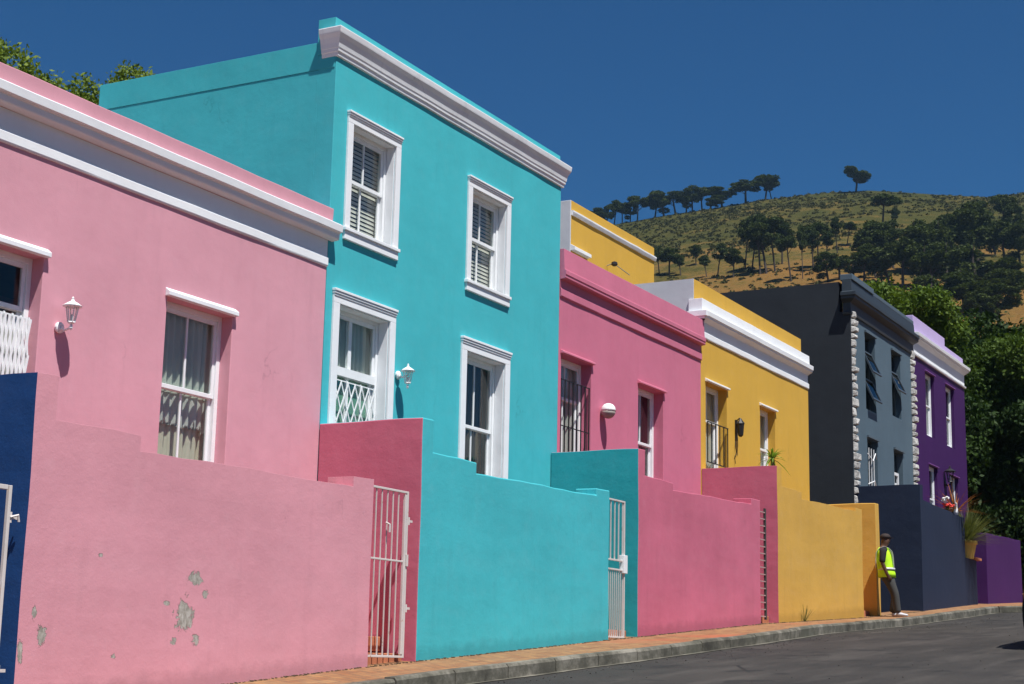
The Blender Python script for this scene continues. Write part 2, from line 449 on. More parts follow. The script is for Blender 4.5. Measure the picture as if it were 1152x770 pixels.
def cornice(mb, prof, x0, x1, Y, lret=0, rret=0, mi=0):
    """moulding: prof = closed list of (out, z); lret/rret: length of a mitred return down the side wall"""
    sec = []
    if lret: sec.append([(x0 - p, Y + lret, z) for p, z in prof])
    sec.append([(x0 - (p if lret else 0), Y - p, z) for p, z in prof])
    nseg = 12
    for k in range(1, nseg):                                  # slight hand-run waviness
        t = k / nseg; dz = random.uniform(-.004, .004); dp = random.uniform(-.003, .003)
        sec.append([(x0 + (x1 - x0) * t, Y - p - (dp if p > .02 else 0), z + dz) for p, z in prof])
    sec.append([(x1 + (p if rret else 0), Y - p, z) for p, z in prof])
    if rret: sec.append([(x1 + p, Y + rret, z) for p, z in prof])
    n = len(prof); o = len(mb.v)
    for s_ in sec: mb.v += s_
    for i in range(len(sec) - 1):
        for k in range(n):
            mb.f.append((o + i * n + k, o + (i + 1) * n + k, o + (i + 1) * n + (k + 1) % n, o + i * n + (k + 1) % n)); mb.m.append(mi)
    mb.f.append(tuple(o + k for k in range(n))); mb.m.append(mi)
    mb.f.append(tuple(o + (len(sec) - 1) * n + k for k in reversed(range(n)))); mb.m.append(mi)

# ------------------------------------------------------------------ camera, light, world
cam = bpy.data.cameras.new('camera'); co = bpy.data.objects.new('camera', cam); COL.objects.link(co)
r_ = Vector((0.4751955, -0.8796370, 0.0206856)); u_ = Vector((-0.1810759, -0.0747600, 0.9806235)); f_ = Vector((0.8610463, 0.4697336, 0.1948067))
M = Matrix((r_, u_, -f_)).transposed().to_4x4(); co.matrix_world = M
cam.sensor_width = 36; cam.lens = 1828.1 / 1152 * 36; cam.clip_start = .1; cam.clip_end = 5000
S.camera = co
SUN = Vector((.52, 1.0, -2.5)).normalized()
sl = bpy.data.lights.new('sun', 'SUN'); sl.energy = 5.0; sl.angle = math.radians(.53); sl.color = (1.0, .97, .93)
so = bpy.data.objects.new('sun', sl); COL.objects.link(so); so.location = (-10, -20, 40)
so.rotation_euler = SUN.to_track_quat('-Z', 'Y').to_euler()
w = bpy.data.worlds.new('World'); S.world = w; w.use_nodes = True
nt = w.node_tree; bg = nt.nodes['Background']
sky = nt.nodes.new('ShaderNodeTexSky'); sky.sky_type = 'NISHITA'; sky.sun_disc = False
sky.sun_elevation = math.asin(-SUN.z); sky.sun_rotation = math.atan2(-SUN.x, -SUN.y)
sky.altitude = 100; sky.air_density = 1.0; sky.dust_density = .15; sky.ozone_density = 3.0
mx = nt.nodes.new('ShaderNodeMix'); mx.data_type = 'RGBA'; mx.blend_type = 'MULTIPLY'; mx.inputs[0].default_value = 1
mx.inputs[7].default_value = SKYTINT = (.105, .315, .50, 1)        # polarised, clear dry air
nt.links.new(sky.outputs[0], mx.inputs[6]); nt.links.new(mx.outputs[2], bg.inputs[0])
bg.inputs[1].default_value = .09
S.view_settings.view_transform = 'Standard'; S.view_settings.look = 'None'; S.view_settings.exposure = .50; S.view_settings.gamma = 1
S.render.engine = 'CYCLES'
S.cycles.max_bounces = 6; S.cycles.transparent_max_bounces = 12
S.cycles.sample_clamp_indirect = 4

# ------------------------------------------------------------------ terrain
RIDGE = [(-60, .05), (-25, .12), (0, .25), (10.58, .2882), (11.0, .287), (11.83, .2868), (13.52, .2903), (15.88, .2952), (16.91, .2948), (17.66, .2941), (19.59, .291), (20.68, .2879), (21.64, .2853), (23.5, .2803), (24.76, .2762), (26.63, .2701), (40, .24), (70, .16), (110, .05)]
rp = [a for a, b in RIDGE]; rt = [b for a, b in RIDGE]
RR = [0, 70, 150, 250, 330, 400, 500, 600]; RW = [0, .175, .45, .68, .80, .875, .955, 1]
def hillz(phi, r):
    T = float(np.interp(phi, rp, rt, left=.02, right=.02))
    if r <= 600: return r * T * float(np.interp(r, RR, RW))
    return T * 600 - (r - 600) * .22
def terr(x, y):
    r = math.hypot(x, y); phi = math.degrees(math.atan2(y, x))
    b = base(min(x, 60)) - .34 + (0 if y > 3 else -.0)
    if r < 62: return b
    t = min(1, max(0, (r - 62) / 40)); t = t * t * (3 - 2 * t)
    h = hillz(phi, r)
    return b * (1 - t) + max(h, -6) * t if r <= 600 else max(h, -12)
verts = []; faces = []
phis = list(np.arange(-180, -20, 8.)) + list(np.arange(-20, 8, 2.)) + list(np.arange(8, 29, .22)) + list(np.arange(29, 60, 1.5)) + list(np.arange(60, 180, 6.))
rads = [3, 8, 14, 20, 27, 34, 41, 48, 55, 62, 68, 75, 83, 92, 102, 115, 130] + list(np.arange(145, 610, 5.)) + [612, 620, 635, 660, 700, 800, 1000, 1600, 3000]
P = len(phis)
verts.append((0, 0, terr(0, 0)))
def fbm(x, y):
    return (math.sin(x * .031 + 1.3 * math.sin(y * .023)) * math.cos(y * .037 + x * .011)) * 1.0 + .45 * math.sin(x * .09 + y * .07 + 2 * math.sin(y * .05)) + .25 * math.sin(x * .21 - y * .17)
for r in rads:
    for a in phis:
        x, y = r * math.cos(math.radians(a)), r * math.sin(math.radians(a))
        k = min(1, max(0, (r - 120) / 150)) * (1 if r < 560 else .25)
        verts.append((x, y, terr(x, y) + fbm(x, y) * .8 * k + random.uniform(-.12, .12) * k))
for j in range(P): faces.append((0, 1 + j, 1 + (j + 1) % P))
for i in range(len(rads) - 1):
    for j in range(P):
        a = 1 + i * P + j; b_ = 1 + i * P + (j + 1) % P
        faces.append((a, a + P, b_ + P, b_))
terrain = meshobj('terrain', verts, faces, 'hillside', smooth=True); tag(terrain, kind='structure')
TB = None
def tz(x, y): return terr(x, y) + fbm(x, y) * .8 * min(1, max(0, (math.hypot(x, y) - 120) / 150)) * (1 if math.hypot(x, y) < 560 else .25)

# ------------------------------------------------------------------ road, kerb, pavement
KP = [(-40, 8.0), (0, 8.0), (12, 8.0), (14, 7.94), (18, 7.84), (22, 7.86), (26, 8.05), (30, 8.22), (34, 8.25), (38.2, 8.24), (38.75, 8.15), (39.0, 7.95), (39.12, 7.6), (39.15, 7.2), (39.25, 6.8), (39.6, 6.4), (40.3, 6.2), (45, 6.15), (70, 6.15)]
def resample(pts, step):
    out = []; 
    for (a, b), (c, d) in zip(pts[:-1], pts[1:]):
        n = max(1, int(math.hypot(c - a, d - b) / step)); out += [(a + (c - a) * k / n, b + (d - b) * k / n) for k in range(n)]
    out.append(pts[-1]); return out
kp = resample(KP, .5)
def g2(x, y): return g(x, y)
# road sheet: grid clipped simply under the kerb
mb = MB(); xs = list(np.arange(-40, 70.1, 1.0)); ys = [8.6, 7.5, 6.2, 4.5, 2.5, .5, -1.5]
for x in xs:
    for y in ys: mb.v.append((x, y, base(x) - .02 - .16 - .012 * abs(y - 3.2) + .085))
for i in range(len(xs) - 1):
    for j in range(len(ys) - 1):
        a = i * len(ys) + j; mb.f.append((a, a + 1, a + 1 + len(ys), a + len(ys))); mb.m.append(0)
tag(mb.build('road', 'asphalt'), kind='structure')
# pavement strip from kerb to the walls
mb = MB()
for (x, y) in kp:
    xx = x if x < 38 else x
    for t in (0, .5, 1):
        yy = (y + .12) * (1 - t) + 9.5 * t; xq = x + (.12 if 38.9 < x < 39.3 and y < 8.0 else 0) * (1 - t)
        mb.v.append((xq, yy, g2(x, yy) + .0))
for i in range(len(kp) - 1):
    for t in (0, 1):
        a = i * 3 + t; mb.f.append((a, a + 1, a + 4, a + 3)); mb.m.append(0)
tag(mb.build('pavement', 'brick_paving'), kind='structure')
# kerb stones
mb = MB(); L = 0; seg = [kp[0]]; stones = []
fine = resample(KP, .1); acc = 0; cur = [fine[0]]
for a, b in zip(fine[:-1], fine[1:]):
    cur.append(b); acc += math.hypot(b[0] - a[0], b[1] - a[1])
    if acc > 1.0: stones.append(cur); cur = [b]; acc = 0
for st in stones:
    a = Vector((*st[0], 0)); b = Vector((*st[-1], 0)); d = (b - a).normalized(); a += d * .010; b -= d * .010
    mid = Vector((*st[len(st) // 2], 0)); nrm = Vector((-d.y, d.x, 0)); dz = random.uniform(-.006, .008)
    pts = []
    for p in (a, mid, b):
        zt = g2(p.x, p.y) + .012 + dz
        for off, z in ((.0, -.3), (.0, -.03), (.025, 0), (.14, 0), (.14, -.3)):
            q = p + nrm * off; pts.append((q.x, q.y, zt + z))
    fs = []
    for i in range(2):
        for k in range(5): fs.append((i * 5 + k, i * 5 + (k + 1) % 5, (i + 1) * 5 + (k + 1) % 5, (i + 1) * 5 + k))
    fs.append((0, 1, 2, 3, 4)); fs.append((14, 13, 12, 11, 10)); mb.add(pts, fs)
tag(mb.build('kerb', 'kerb_concrete', bev=.006), kind='structure')

# dusty concrete channel at the foot of the kerb
mb = MB()
for (x, y) in kp:
    for o_ in (.0, .09 + .02 * math.sin(x * 3)):
        yy = y - o_ if not (38.7 < x < 39.5) else y - o_ * .5; xx = x - (o_ if 38.7 < x < 39.5 else 0)
        mb.v.append((xx, yy + .004, base(xx) - .18 - .012 * abs(yy - 3.2) + .091))
for i in range(len(kp) - 1): mb.f.append((2 * i, 2 * i + 1, 2 * i + 3, 2 * i + 2)); mb.m.append(0)
tag(mb.build('gutter', 'kerb_concrete'), kind='structure')

# small litter of leaves and grit on the road edge: uncountable specks
mb = MB()
for k in range(700):
    x = random.uniform(11, 38); y = 7.75 - abs(random.gauss(0, .35)) if random.random() < .7 else random.uniform(3.5, 7.6); s_ = random.uniform(.004, .012)
    z = base(x) - .02 - .16 - .012 * abs(y - 3.2) + .088; a = random.uniform(0, PI)
    mb.add([(x + s_ * math.cos(a), y + s_ * math.sin(a), z), (x - s_ * math.sin(a), y + s_ * math.cos(a), z + .004), (x - s_ * math.cos(a), y - s_ * math.sin(a), z + s_ * .5), (x + s_ * math.sin(a), y - s_ * math.cos(a), z)], [(0, 1, 2, 3)])
tag(mb.build('grit', 'kerb_concrete'), 'small pale grit and leaf scraps along the kerb edge of the road', 'grit', kind='stuff')

# ------------------------------------------------------------------ windows
def sash_window(par, x0, x1, z0, z1, Y, rec=.12, zmid=None, vbar=True, fill='dark', mat='white_paint', lintel=None, surround=None, sill=None, bars=None, name='window', fw=.055, wall_t=.25):
    """frame mesh is the part; pane, curtain, lintel, surround, sill are its sub-parts"""
    y = Y + rec; zmid = zmid if zmid is not None else (z0 + z1) / 2
    mb = MB(); t = .09
    mb.box(x0, x0 + fw, y, y + t, z0, z1); mb.box(x1 - fw, x1, y, y + t, z0, z1)
    mb.box(x0 + fw, x1 - fw, y, y + t, z1 - fw, z1); mb.box(x0 + fw, x1 - fw, y, y + t, z0, z0 + fw)
    a, b_ = x0 + fw, x1 - fw; sw = .04
    yu = y + .018; yl = y + .048
    for (q0, q1, yy) in ((zmid - .02, z1 - fw, yu), (z0 + fw, zmid + .02, yl)):
        mb.box(a, a + sw, yy, yy + .028, q0, q1); mb.box(b_ - sw, b_, yy, yy + .028, q0, q1)
        mb.box(a + sw, b_ - sw, yy, yy + .028, q1 - .045, q1); mb.box(a + sw, b_ - sw, yy, yy + .028, q0, q0 + .045)
        if vbar:
            m_ = (a + b_) / 2; mb.box(m_ - .012, m_ + .012, yy + .003, yy + .025, q0 + .045, q1 - .045)
    fr = mb.build(name, mat, par, bev=.004)
    mg = MB(); mg.box(a + .01, b_ - .01, yu + .012, yu + .016, zmid, z1 - fw - .01); mg.box(a + .01, b_ - .01, yl + .012, yl + .016, z0 + fw + .01, zmid)
    mg.build('pane', 'window_glass', fr)
    yc = y + .11
    if fill == 'blind':
        mc = MB(); z = z0 + .03
        while z < z1 - .02:
            tl = .021
            mc.add([(x0 - .03, yc - .005, z - tl), (x1 + .03, yc - .005, z - tl), (x1 + .03, yc + .005, z + tl), (x0 - .03, yc + .005, z + tl)], [(0, 1, 2, 3)]); z += .052
        mc.build('blind', 'blind_slat', fr)
    elif fill in ('lace', 'cream', 'pale', 'drape', 'both'):
        def curtain(c0, c1, q0, q1, mat, yy, scallop=False):
            n = 90; rows = 14; vv = []; ff = []
            ph = random.uniform(0, 6)
            for j in range(rows + 1):
                z = q0 + (q1 - q0) * j / rows
                for i in range(n + 1):
                    x = c0 + (c1 - c0) * i / n
                    d = .022 * math.sin(x * 62 + ph + .5 * math.sin(x * 23)) + .008 * math.sin(x * 131 + j * .2)
                    zz = z
                    if scallop and j == 0: zz = q0 + .14 * abs(math.sin(x * 9.0)) 
                    vv.append((x, yy + d, zz))
            for j in range(rows):
                for i in range(n):
                    k = j * (n + 1) + i; ff.append((k, k + 1, k + n + 2, k + n + 1))
            meshobj('curtain', vv, ff, mat, fr, smooth=True)
        if fill == 'both':
            curtain(x0 - .04, x1 + .04, zmid - .03, z1 + .05, 'lace_curtain', yc, False)
            curtain(x0 - .04, x1 + .04, z0, zmid + .05, 'cream_curtain', yc + .07)
            curtain(x0 - .04, x1 + .04, zmid - .38, zmid + .06, 'pale_curtain', yc + .02, True)
        elif fill == 'drape':
            curtain(x0 + .10, x0 + .36, z0, z1 + .05, 'brown_drape', yc + .1); curtain(x1 - .34, x1 + .04, z0, z1 + .05, 'brown_drape', yc + .12)
        else:
            curtain(x0 - .04, x1 + .04, z0, z1 + .05, {'lace': 'lace_curtain', 'cream': 'cream_curtain', 'pale': 'pale_curtain'}[fill], yc)
    if lintel:
        m, ov, h, p = lintel
        ml = MB(); z = z1
        ml.add([(x0 - ov, Y, z), (x1 + ov, Y, z), (x1 + ov, Y - p, z + .004), (x0 - ov, Y - p, z + .004), (x0 - ov, Y, z + h), (x1 + ov, Y, z + h), (x1 + ov, Y - p, z + h * .55), (x0 - ov, Y - p, z + h * .55)],
               [(0, 1, 2, 3), (4, 7, 6, 5), (3, 2, 6, 7), (0, 3, 7, 4), (1, 5, 6, 2), (0, 4, 5, 1)])
        ml.build('lintel', m, fr, bev=.004)
    if surround:
        m, sw_, top = surround
        ms = MB()
        for k, (ins, p) in enumerate(((0, .03), (.03, .045), (.055, .056))):       # stepped architrave
            pass
        zb = z0 if sill else z0
        ms.box(x0 - sw_, x0, Y - .03, Y - .0, zb, z1); ms.box(x1, x1 + sw_, Y - .03, Y - .0, zb, z1)
        ms.box(x0 - sw_, x1 + sw_, Y - .03, Y, z1, z1 + top * .45)
        ms.box(x0 - sw_, x1 + sw_, Y - .038, Y, z1 + top * .47, z1 + top * .62)
        ms.box(x0 - sw_ - .004, x1 + sw_ + .004, Y - .047, Y, z1 + top * .64, z1 + top * .8)
        ms.box(x0 - sw_ - .008, x1 + sw_ + .008, Y - .056, Y, z1 + top * .82, z1 + top)
        ms.box(x0 - sw_ + .004, x1 + sw_ - .004, Y - .026, Y - .001, z1 + .003, z1 + top - .003)
        # plastered white reveal lining
        d = rec - .003
        ms.box(x1 - .012, x1 + .0, Y + .0, Y + d, z0, z1 - .012); ms.box(x0 + .0, x0 + .012, Y + .0, Y + d, z0, z1 - .012); ms.box(x0, x1, Y, Y + d, z1 - .012, z1)
        ms.build('surround', m, fr, bev=.004)
    if sill:
        m, ov, h, p = sill
        ml = MB(); ml.box(x0 - ov, x1 + ov, Y - p, Y + rec, z0 - .04, z0); ml.box(x0 - ov + .015, x1 + ov - .015, Y - p + .02, Y, z0 - h, z0 - .042)
        ml.build('sill', m, fr, bev=.005)
    if bars:
        bars(fr)
    return fr

def trellis(par, x0, x1, z0, z1, y, cell, cellh, mat='white_paint', w=.018, name='security_grille'):
    mb = MB(); n = max(1, round((x1 - x0) / cell)); cw = (x1 - x0) / n; m = max(1, round((z1 - z0) / cellh)); ch = (z1 - z0) / m
    for i in range(n):
        for j in range(m):
            a = (x0 + i * cw, y, z0 + j * ch); b = (x0 + (i + 1) * cw, y, z0 + (j + 1) * ch)
            c = (x0 + i * cw, y + .012, z0 + (j + 1) * ch); d = (x0 + (i + 1) * cw, y + .012, z0 + j * ch)
            mb.bar(a, b, w, .006); mb.bar(c, d, w, .006)
    for i in range(0, n + 1, 2):
        x = x0 + i * cw; mb.box(x - .008, x + .008, y + .020, y + .030, z0, z1 + .02)
    mb.box(x0 - .01, x1 + .01, y + .03, y + .04, z1 + .0, z1 + .012)
    return mb.build(name, mat, par)

def bargrille(par, x0, x1, z0, z1, y, n, rails, mat='black_metal', r=.008, frame=.016):
    mb = MB()
    for k in range(n):
        x = x0 + (x1 - x0) * k / (n - 1); mb.bar((x, y, z0), (x, y, z1), r * 2)
    for z in rails: mb.bar((x0 - .01, y - .0, z), (x1 + .01, y, z), frame, .012, up=(0, 0, 1))
    return mb.build('security_grille', mat, par)

# ------------------------------------------------------------------ houses
def house_body(par, x0, x1, zt, Y, mat, holes, yback, z0=None, side='plain', sidemat=None, top_side=None, party=True):
    z0 = base(x0) - .5 if z0 is None else z0
    mb = MB(); slab(mb, x0, x1, z0, zt, Y, Y + .25, holes)
    ob = mb.build('front_wall', mat, par); oy = ORG[ob.name][1]
    sharp_bevel(ob, .007, lambda c: c.y + oy > Y + .2)
    ts = top_side or zt
    mb = MB(); mb.box(x0, x0 + .25, Y + .251, yback, z0, ts); mb.box(x1 - .25, x1, Y + .251, yback, z0, ts); mb.box(x0 + .25, x1 - .25, yback - .25, yback, z0, ts)
    mb.build('side_wall', sidemat or mat, par)
    mr = MB(); mr.box(x0 + .25, x1 - .25, Y + .25, yback - .25, zt - .55, zt - .40); mr.build('roof', 'roof_grey', par)
    mf = MB(); mf.box(x0 + .25, x1 - .25, Y + .27, yback - .26, z0 + .9, z0 + 1.0); mf.build('floor', 'wood_floor', par)

def upper_floor(par, x0, x1, z, Y, yback):
    m = MB(); m.box(x0 + .26, x1 - .26, Y + .27, yback - .27, z, z + .15); m.build('floor', 'wood_floor', par)

PL = 'houses of the painted terrace'
# --- house 1 : pale pink
H = thing('terraced_house', (9.0, F, base(9.0)), 'single-storey pale pink terraced house with white cornice, nearest the camera', 'house', PL)
h1 = [(9.30, 10.29, 1.0, 3.45), (11.95, 12.97, 1.55, 3.45)]
house_body(H, 9.0, 14.585, 4.72, F, 'pink_plaster', h1, 14.6)
mb = MB(); cornice(mb, [(.0, 4.34), (.016, 4.345), (.022, 4.36), (.022, 4.44), (.004, 4.455), (.004, 4.65), (.0, 4.65)], 9.0, 14.583, F)
cornice(mb, [(.002, 4.652), (.08, 4.66), (.095, 4.67), (.10, 4.69), (.10, 4.73), (.115, 4.735), (.115, 4.742), (.14, 4.746), (.145, 4.825), (.12, 4.84), (.002, 4.85)], 9.0, 14.67, F); mb.build('cornice', 'white_trim', H, bev=.003)
mb = MB(); cornice(mb, [(.06, 4.852), (.07, 5.01), (-.20, 5.015), (-.20, 4.721), (-.002, 4.721), (-.002, 4.852)], 9.0, 14.585, F); mb.build('parapet', 'pink_plaster', H, bev=.008)
sash_window(H, 11.95, 12.97, 1.55, 3.45, F, .135, 2.61, True, 'both', lintel=('white_trim', .035, .085, .055))
d = sash_window(H, 9.30, 10.29, 1.0, 3.45, F, .135, 2.98, False, 'dark', lintel=('white_trim', .035, .085, .055), name='door')
trellis(d, 9.34, 10.22, 1.6, 2.88, F + .03, .05, .30, w=.022)
mb = MB(); mb.box(9.36, 10.23, F + .2, F + .24, 1.06, 2.9); mb.build('door_panel', 'room_white', d)
# grey rear lean-to wall behind the parapet
mb = MB(); mb.box(13.2, 14.55, 14.65, 17.5, 0, 6.95); m_ = mb.build('rear_wall', 'pale_grey_plaster', H, bev=.01)

# --- house 2 : turquoise, two storeys
x0, x1 = 14.60, 20.37
H = thing('terraced_house', (x0, F, base(x0)), 'two-storey turquoise terraced house with white window surrounds and heavy white cornice', 'house', PL)
hs = [(14.97, 15.90, 4.88, 6.14), (17.77, 18.72, 4.88, 6.14), (14.84, 15.90, 1.6, 3.97), (17.73, 18.76, 2.05, 3.95)]
house_body(H, x0, x1, 6.9, F, 'turquoise_plaster', hs, 13.95, top_side=6.72)
upper_floor(H, x0, x1, 4.3, F, 13.95)
# parapet over the side wall rising behind the cornice, and main parapet
mb = MB(); mb.box(x0 - .006, x0 + .25, 10.603, 13.955, 6.724, 7.06); mb.box(x0 - .006, x0 - .0008, 10.37, 10.603, 6.724, 6.9); mb.box(x1 - .25, x1, 10.62, 13.95, 6.903, 7.06); mb.box(x0 + .25, x1 - .25, 13.7, 13.95, 6.903, 7.06)
slab(mb, x0 - .02, x1 - .0, 6.903, 7.33, F + .02, F + .26)
mb.build('parapet', 'turquoise_plaster', H, bev=.01)
mb = MB(); cornice(mb, [(.0, 6.85), (.026, 6.855), (.03, 6.90), (.042, 6.905), (.045, 6.94), (.052, 6.95), (.060, 7.0), (.078, 7.06), (.103, 7.105), (.106, 7.12), (.112, 7.17), (.11, 7.18), (.0, 7.20)], x0 + .012, x1 + .02, F, lret=.2, rret=.2); mb.build('cornice', 'worn_white_trim', H, bev=.003)
su = ('white_trim', .105, .14)
sash_window(H, *hs[0][:2], 4.88, 6.14, F, .11, 5.52, True, 'blind', surround=su, sill=('white_trim', .12, .14, .055))
sash_window(H, *hs[1][:2], 4.88, 6.14, F, .11, 5.52, True, 'blind', surround=su, sill=('white_trim', .12, .14, .055))
sash_window(H, *hs[3][:2], 2.05, 3.95, F, .13, 3.02, True, 'drape', surround=('white_trim', .13, .17), sill=('white_trim', .12, .14, .055))
d = sash_window(H, *hs[2][:2], 1.6, 3.97, F, .13, 3.26, False, 'lace', surround=('white_trim', .12, .16), name='door')
mb = MB(); mb.box(15.30, 15.36, F + .15, F + .19, 3.28, 3.92); mb.box(14.9, 15.84, F + .12, F + .2, 3.2, 3.3); mb.build('transom', 'white_paint', d)
mb = MB(); mb.box(14.90, 15.84, F + .20, F + .24, 1.6, 3.2); mb.build('door_panel', 'green_glass_panel', d)
mb = MB()
for a in (14.9, 15.30, 15.78): mb.box(a, a + .06, F + .17, F + .199, 1.6, 3.2)
mb.build('door_frame', 'white_paint', d)
trellis(d, 14.88, 15.72, 1.9, 3.12, F + .03, .14, .29)

# --- house 3 : deep rose, single storey
x0, x1 = 20.38, 25.80
H = thing('terraced_house', (x0, F, base(x0)), 'single-storey rose pink terraced house between the turquoise and the yellow house', 'house', PL)
hs = [(20.46, 21.46, 2.2, 4.40), (23.17, 24.17, 2.75, 4.40)]
house_body(H, x0, x1, 5.5, F, 'rose_plaster', hs, 16)
mb = MB(); cornice(mb, [(.0, 5.22), (.018, 5.225), (.026, 5.24), (.026, 5.34), (.004, 5.36), (.004, 5.48), (.075, 5.49), (.09, 5.50), (.09, 5.54), (.10, 5.545), (.10, 5.61), (.075, 5.625), (.066, 5.80), (.06, 5.93), (-.2, 5.935), (-.2, 5.505), (-.002, 5.505)], x0, x1, F); mb.build('cornice', 'rose_plaster', H, bev=.003)
d = sash_window(H, *hs[0][:2], 2.2, 4.40, F, .17, 3.82, True, 'pale', lintel=('rose_trim', .035, .06, .055), name='door')
bargrille(d, 20.5, 21.43, 2.3, 4.05, F + .02, 8, (2.6, 3.37, 4.04))
sash_window(H, *hs[1][:2], 2.75, 4.40, F, .17, 3.52, True, 'drape', lintel=('rose_trim', .035, .06, .055))

# --- house 4 : yellow, single storey front
x0, x1 = 25.81, 31.65
H = thing('terraced_house', (x0, F, base(x0)), 'yellow single-storey terraced house with broad white cornice and black balcony rail', 'house', PL)
hs = [(26.03, 27.05, 2.9, 4.90), (28.77, 29.62, 3.2, 4.88)]
house_body(H, x0, x1, 5.95, F, 'yellow_plaster', hs, 16, sidemat='pale_grey_plaster')
mb = MB(); cornice(mb, [(.0, 5.64), (.018, 5.645), (.024, 5.66), (.024, 5.75), (.004, 5.765), (.004, 5.93), (.08, 5.975), (.10, 5.985), (.105, 6.02), (.12, 6.025), (.125, 6.11), (.04, 6.15), (.035, 6.33), (-.10, 6.335), (-.10, 5.955), (-.002, 5.955)], x0, x1, F, lret=0, rret=0); mb.build('cornice', 'white_trim', H, bev=.004)
# left end of the cornice returns over the lower neighbour
mb = MB(); mb.box(x0 - .10, x0 - .002, F - .14, F + .22, 6.00, 6.10); mb.box(x0 - .03, x0 - .002, F - .035, F + .22, 6.103, 6.33); mb.box(x0 - .06, x0 - .002, F - .10, F + .20, 5.96, 5.998)
mb.build('cornice_return', 'white_trim', H, bev=.005)
mb = MB(); slab(mb, x0 + .022, x1 - .0, 5.955, 6.70, F + .14, F + .34, mi=0); mb.box(x0 + .002, x0 + .0205, F + .14, 16, 5.955, 6.70, 1); mb.box(x0 + .021, x0 + .2, F + .345, 16, 5.955, 6.697, 1); mb.build('parapet', ['yellow_plaster', 'pale_grey_plaster'], H)
d = sash_window(H, *hs[0][:2], 2.9, 4.90, F, .17, 4.28, True, 'pale', lintel=('white_trim', .035, .06, .055), name='door')
bargrille(d, 26.06, 27.02, 3.5, 4.2, F - .02, 6, (3.5, 4.2), frame=.03)
sash_window(H, *hs[1][:2], 3.2, 4.88, F, .15, 4.12, False, 'pale', lintel=('white_trim', .035, .06, .055))

# --- rear yellow upper building
UY = 13.8
H = thing('rear_building', (27.6, UY, 5.0), 'yellow upper block set back on the roofs, with white side wall and thin moulding', 'building')
mb = MB(); slab(mb, 27.62, 31.7, 5.3, 9.0, UY, UY + .25, [(27.2 + .45, 28.3, 7.0, 7.98)]); mb.build('front_wall', 'yellow_plaster', H, bev=.008)
mb = MB(); mb.box(27.61, 27.86, UY + .251, 18, 5.3, 9.0); mb.box(31.45, 31.7, UY + .251, 18, 5.3, 9.0); mb.box(27.86, 31.45, 17.75, 18, 5.3, 9.0); mb.box(27.585, 27.619, UY, UY + .25, 5.3, 9.0)
mb.build('side_wall', 'pale_grey_plaster', H, bev=.008)
mb = MB(); mb.box(27.86, 31.45, UY + .25, 17.75, 8.5, 8.65); mb.build('roof', 'roof_grey', H)
mb = MB(); cornice(mb, [(0, 8.70), (.03, 8.70), (.05, 8.76), (.05, 8.79), (0, 8.80)], 27.62, 31.72, UY); mb.build('moulding', 'worn_white_trim', H)
sash_window(H, 27.65, 28.3, 7.0, 7.98, UY, .12, 7.5, False, 'pale', lintel=('white_trim', .05, .13, .10))
A = thing('wall_bracket_lamp', (29.3, UY, 8.1), 'small dark lamp on a thin arm fixed to the yellow upper block', 'lamp')
mb = MB(); mb.tube([(29.28, UY, 8.05), (29.28, UY - .1, 8.08), (29.3, UY - .16, 8.08), (30.0, UY - .18, 8.0)], .010, 6); mb.build('arm', 'antenna_metal', A)
mb = MB(); mb.lathe((29.3, UY - .16, 8.06), [(.02, .07), (.06, .05), (.07, 0), (.03, -.03)], 10); mb.build('lamp_head', 'black_metal', A)

# --- house 5 : slate grey, two storeys
G = 10.45; x0, x1 = 35.05, 40.43
H = thing('terraced_house', (x0, G, base(x0)), 'two-storey slate grey house with charcoal side wall, cornice and rough stone quoins', 'house', PL)
hs = [(36.15, 36.98, 5.92, 7.70), (38.37, 39.19, 6.08, 7.68), (36.18, 37.0, 3.4, 5.26), (38.4, 39.2, 3.2, 5.26)]
mb = MB(); slab(mb, x0 + .021, x1, 1.0, 7.98, G, G + .25, hs); sharp_bevel(mb.build('front_wall', 'slate_plaster', H), .008, lambda c: c.y > .2)
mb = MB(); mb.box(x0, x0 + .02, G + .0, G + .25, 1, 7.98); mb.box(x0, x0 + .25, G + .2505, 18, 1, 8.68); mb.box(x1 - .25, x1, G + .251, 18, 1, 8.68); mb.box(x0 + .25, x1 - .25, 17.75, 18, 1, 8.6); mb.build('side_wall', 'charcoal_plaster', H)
mb = MB(); mb.box(x0 + .25, x1 - .25, G + .27, 17.75, 7.7, 7.85); mb.build('roof', 'roof_grey', H)
upper_floor(H, x0, x1, 5.4, G, 18); upper_floor(H, x0, x1, 2.6, G, 18)
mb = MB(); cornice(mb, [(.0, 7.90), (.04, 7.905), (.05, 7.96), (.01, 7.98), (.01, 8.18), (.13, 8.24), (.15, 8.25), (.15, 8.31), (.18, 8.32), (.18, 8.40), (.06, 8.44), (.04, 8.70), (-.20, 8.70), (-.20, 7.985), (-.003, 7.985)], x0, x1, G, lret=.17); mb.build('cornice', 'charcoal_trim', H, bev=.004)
mb = MB(); mb.box(x0 - .03, 36.75, G - .07, G + .22, 8.705, 8.84); mb.box(36.753, x1, G - .035, G + .2, 8.705, 8.80); mb.build('parapet', 'slate_trim', H, bev=.01)
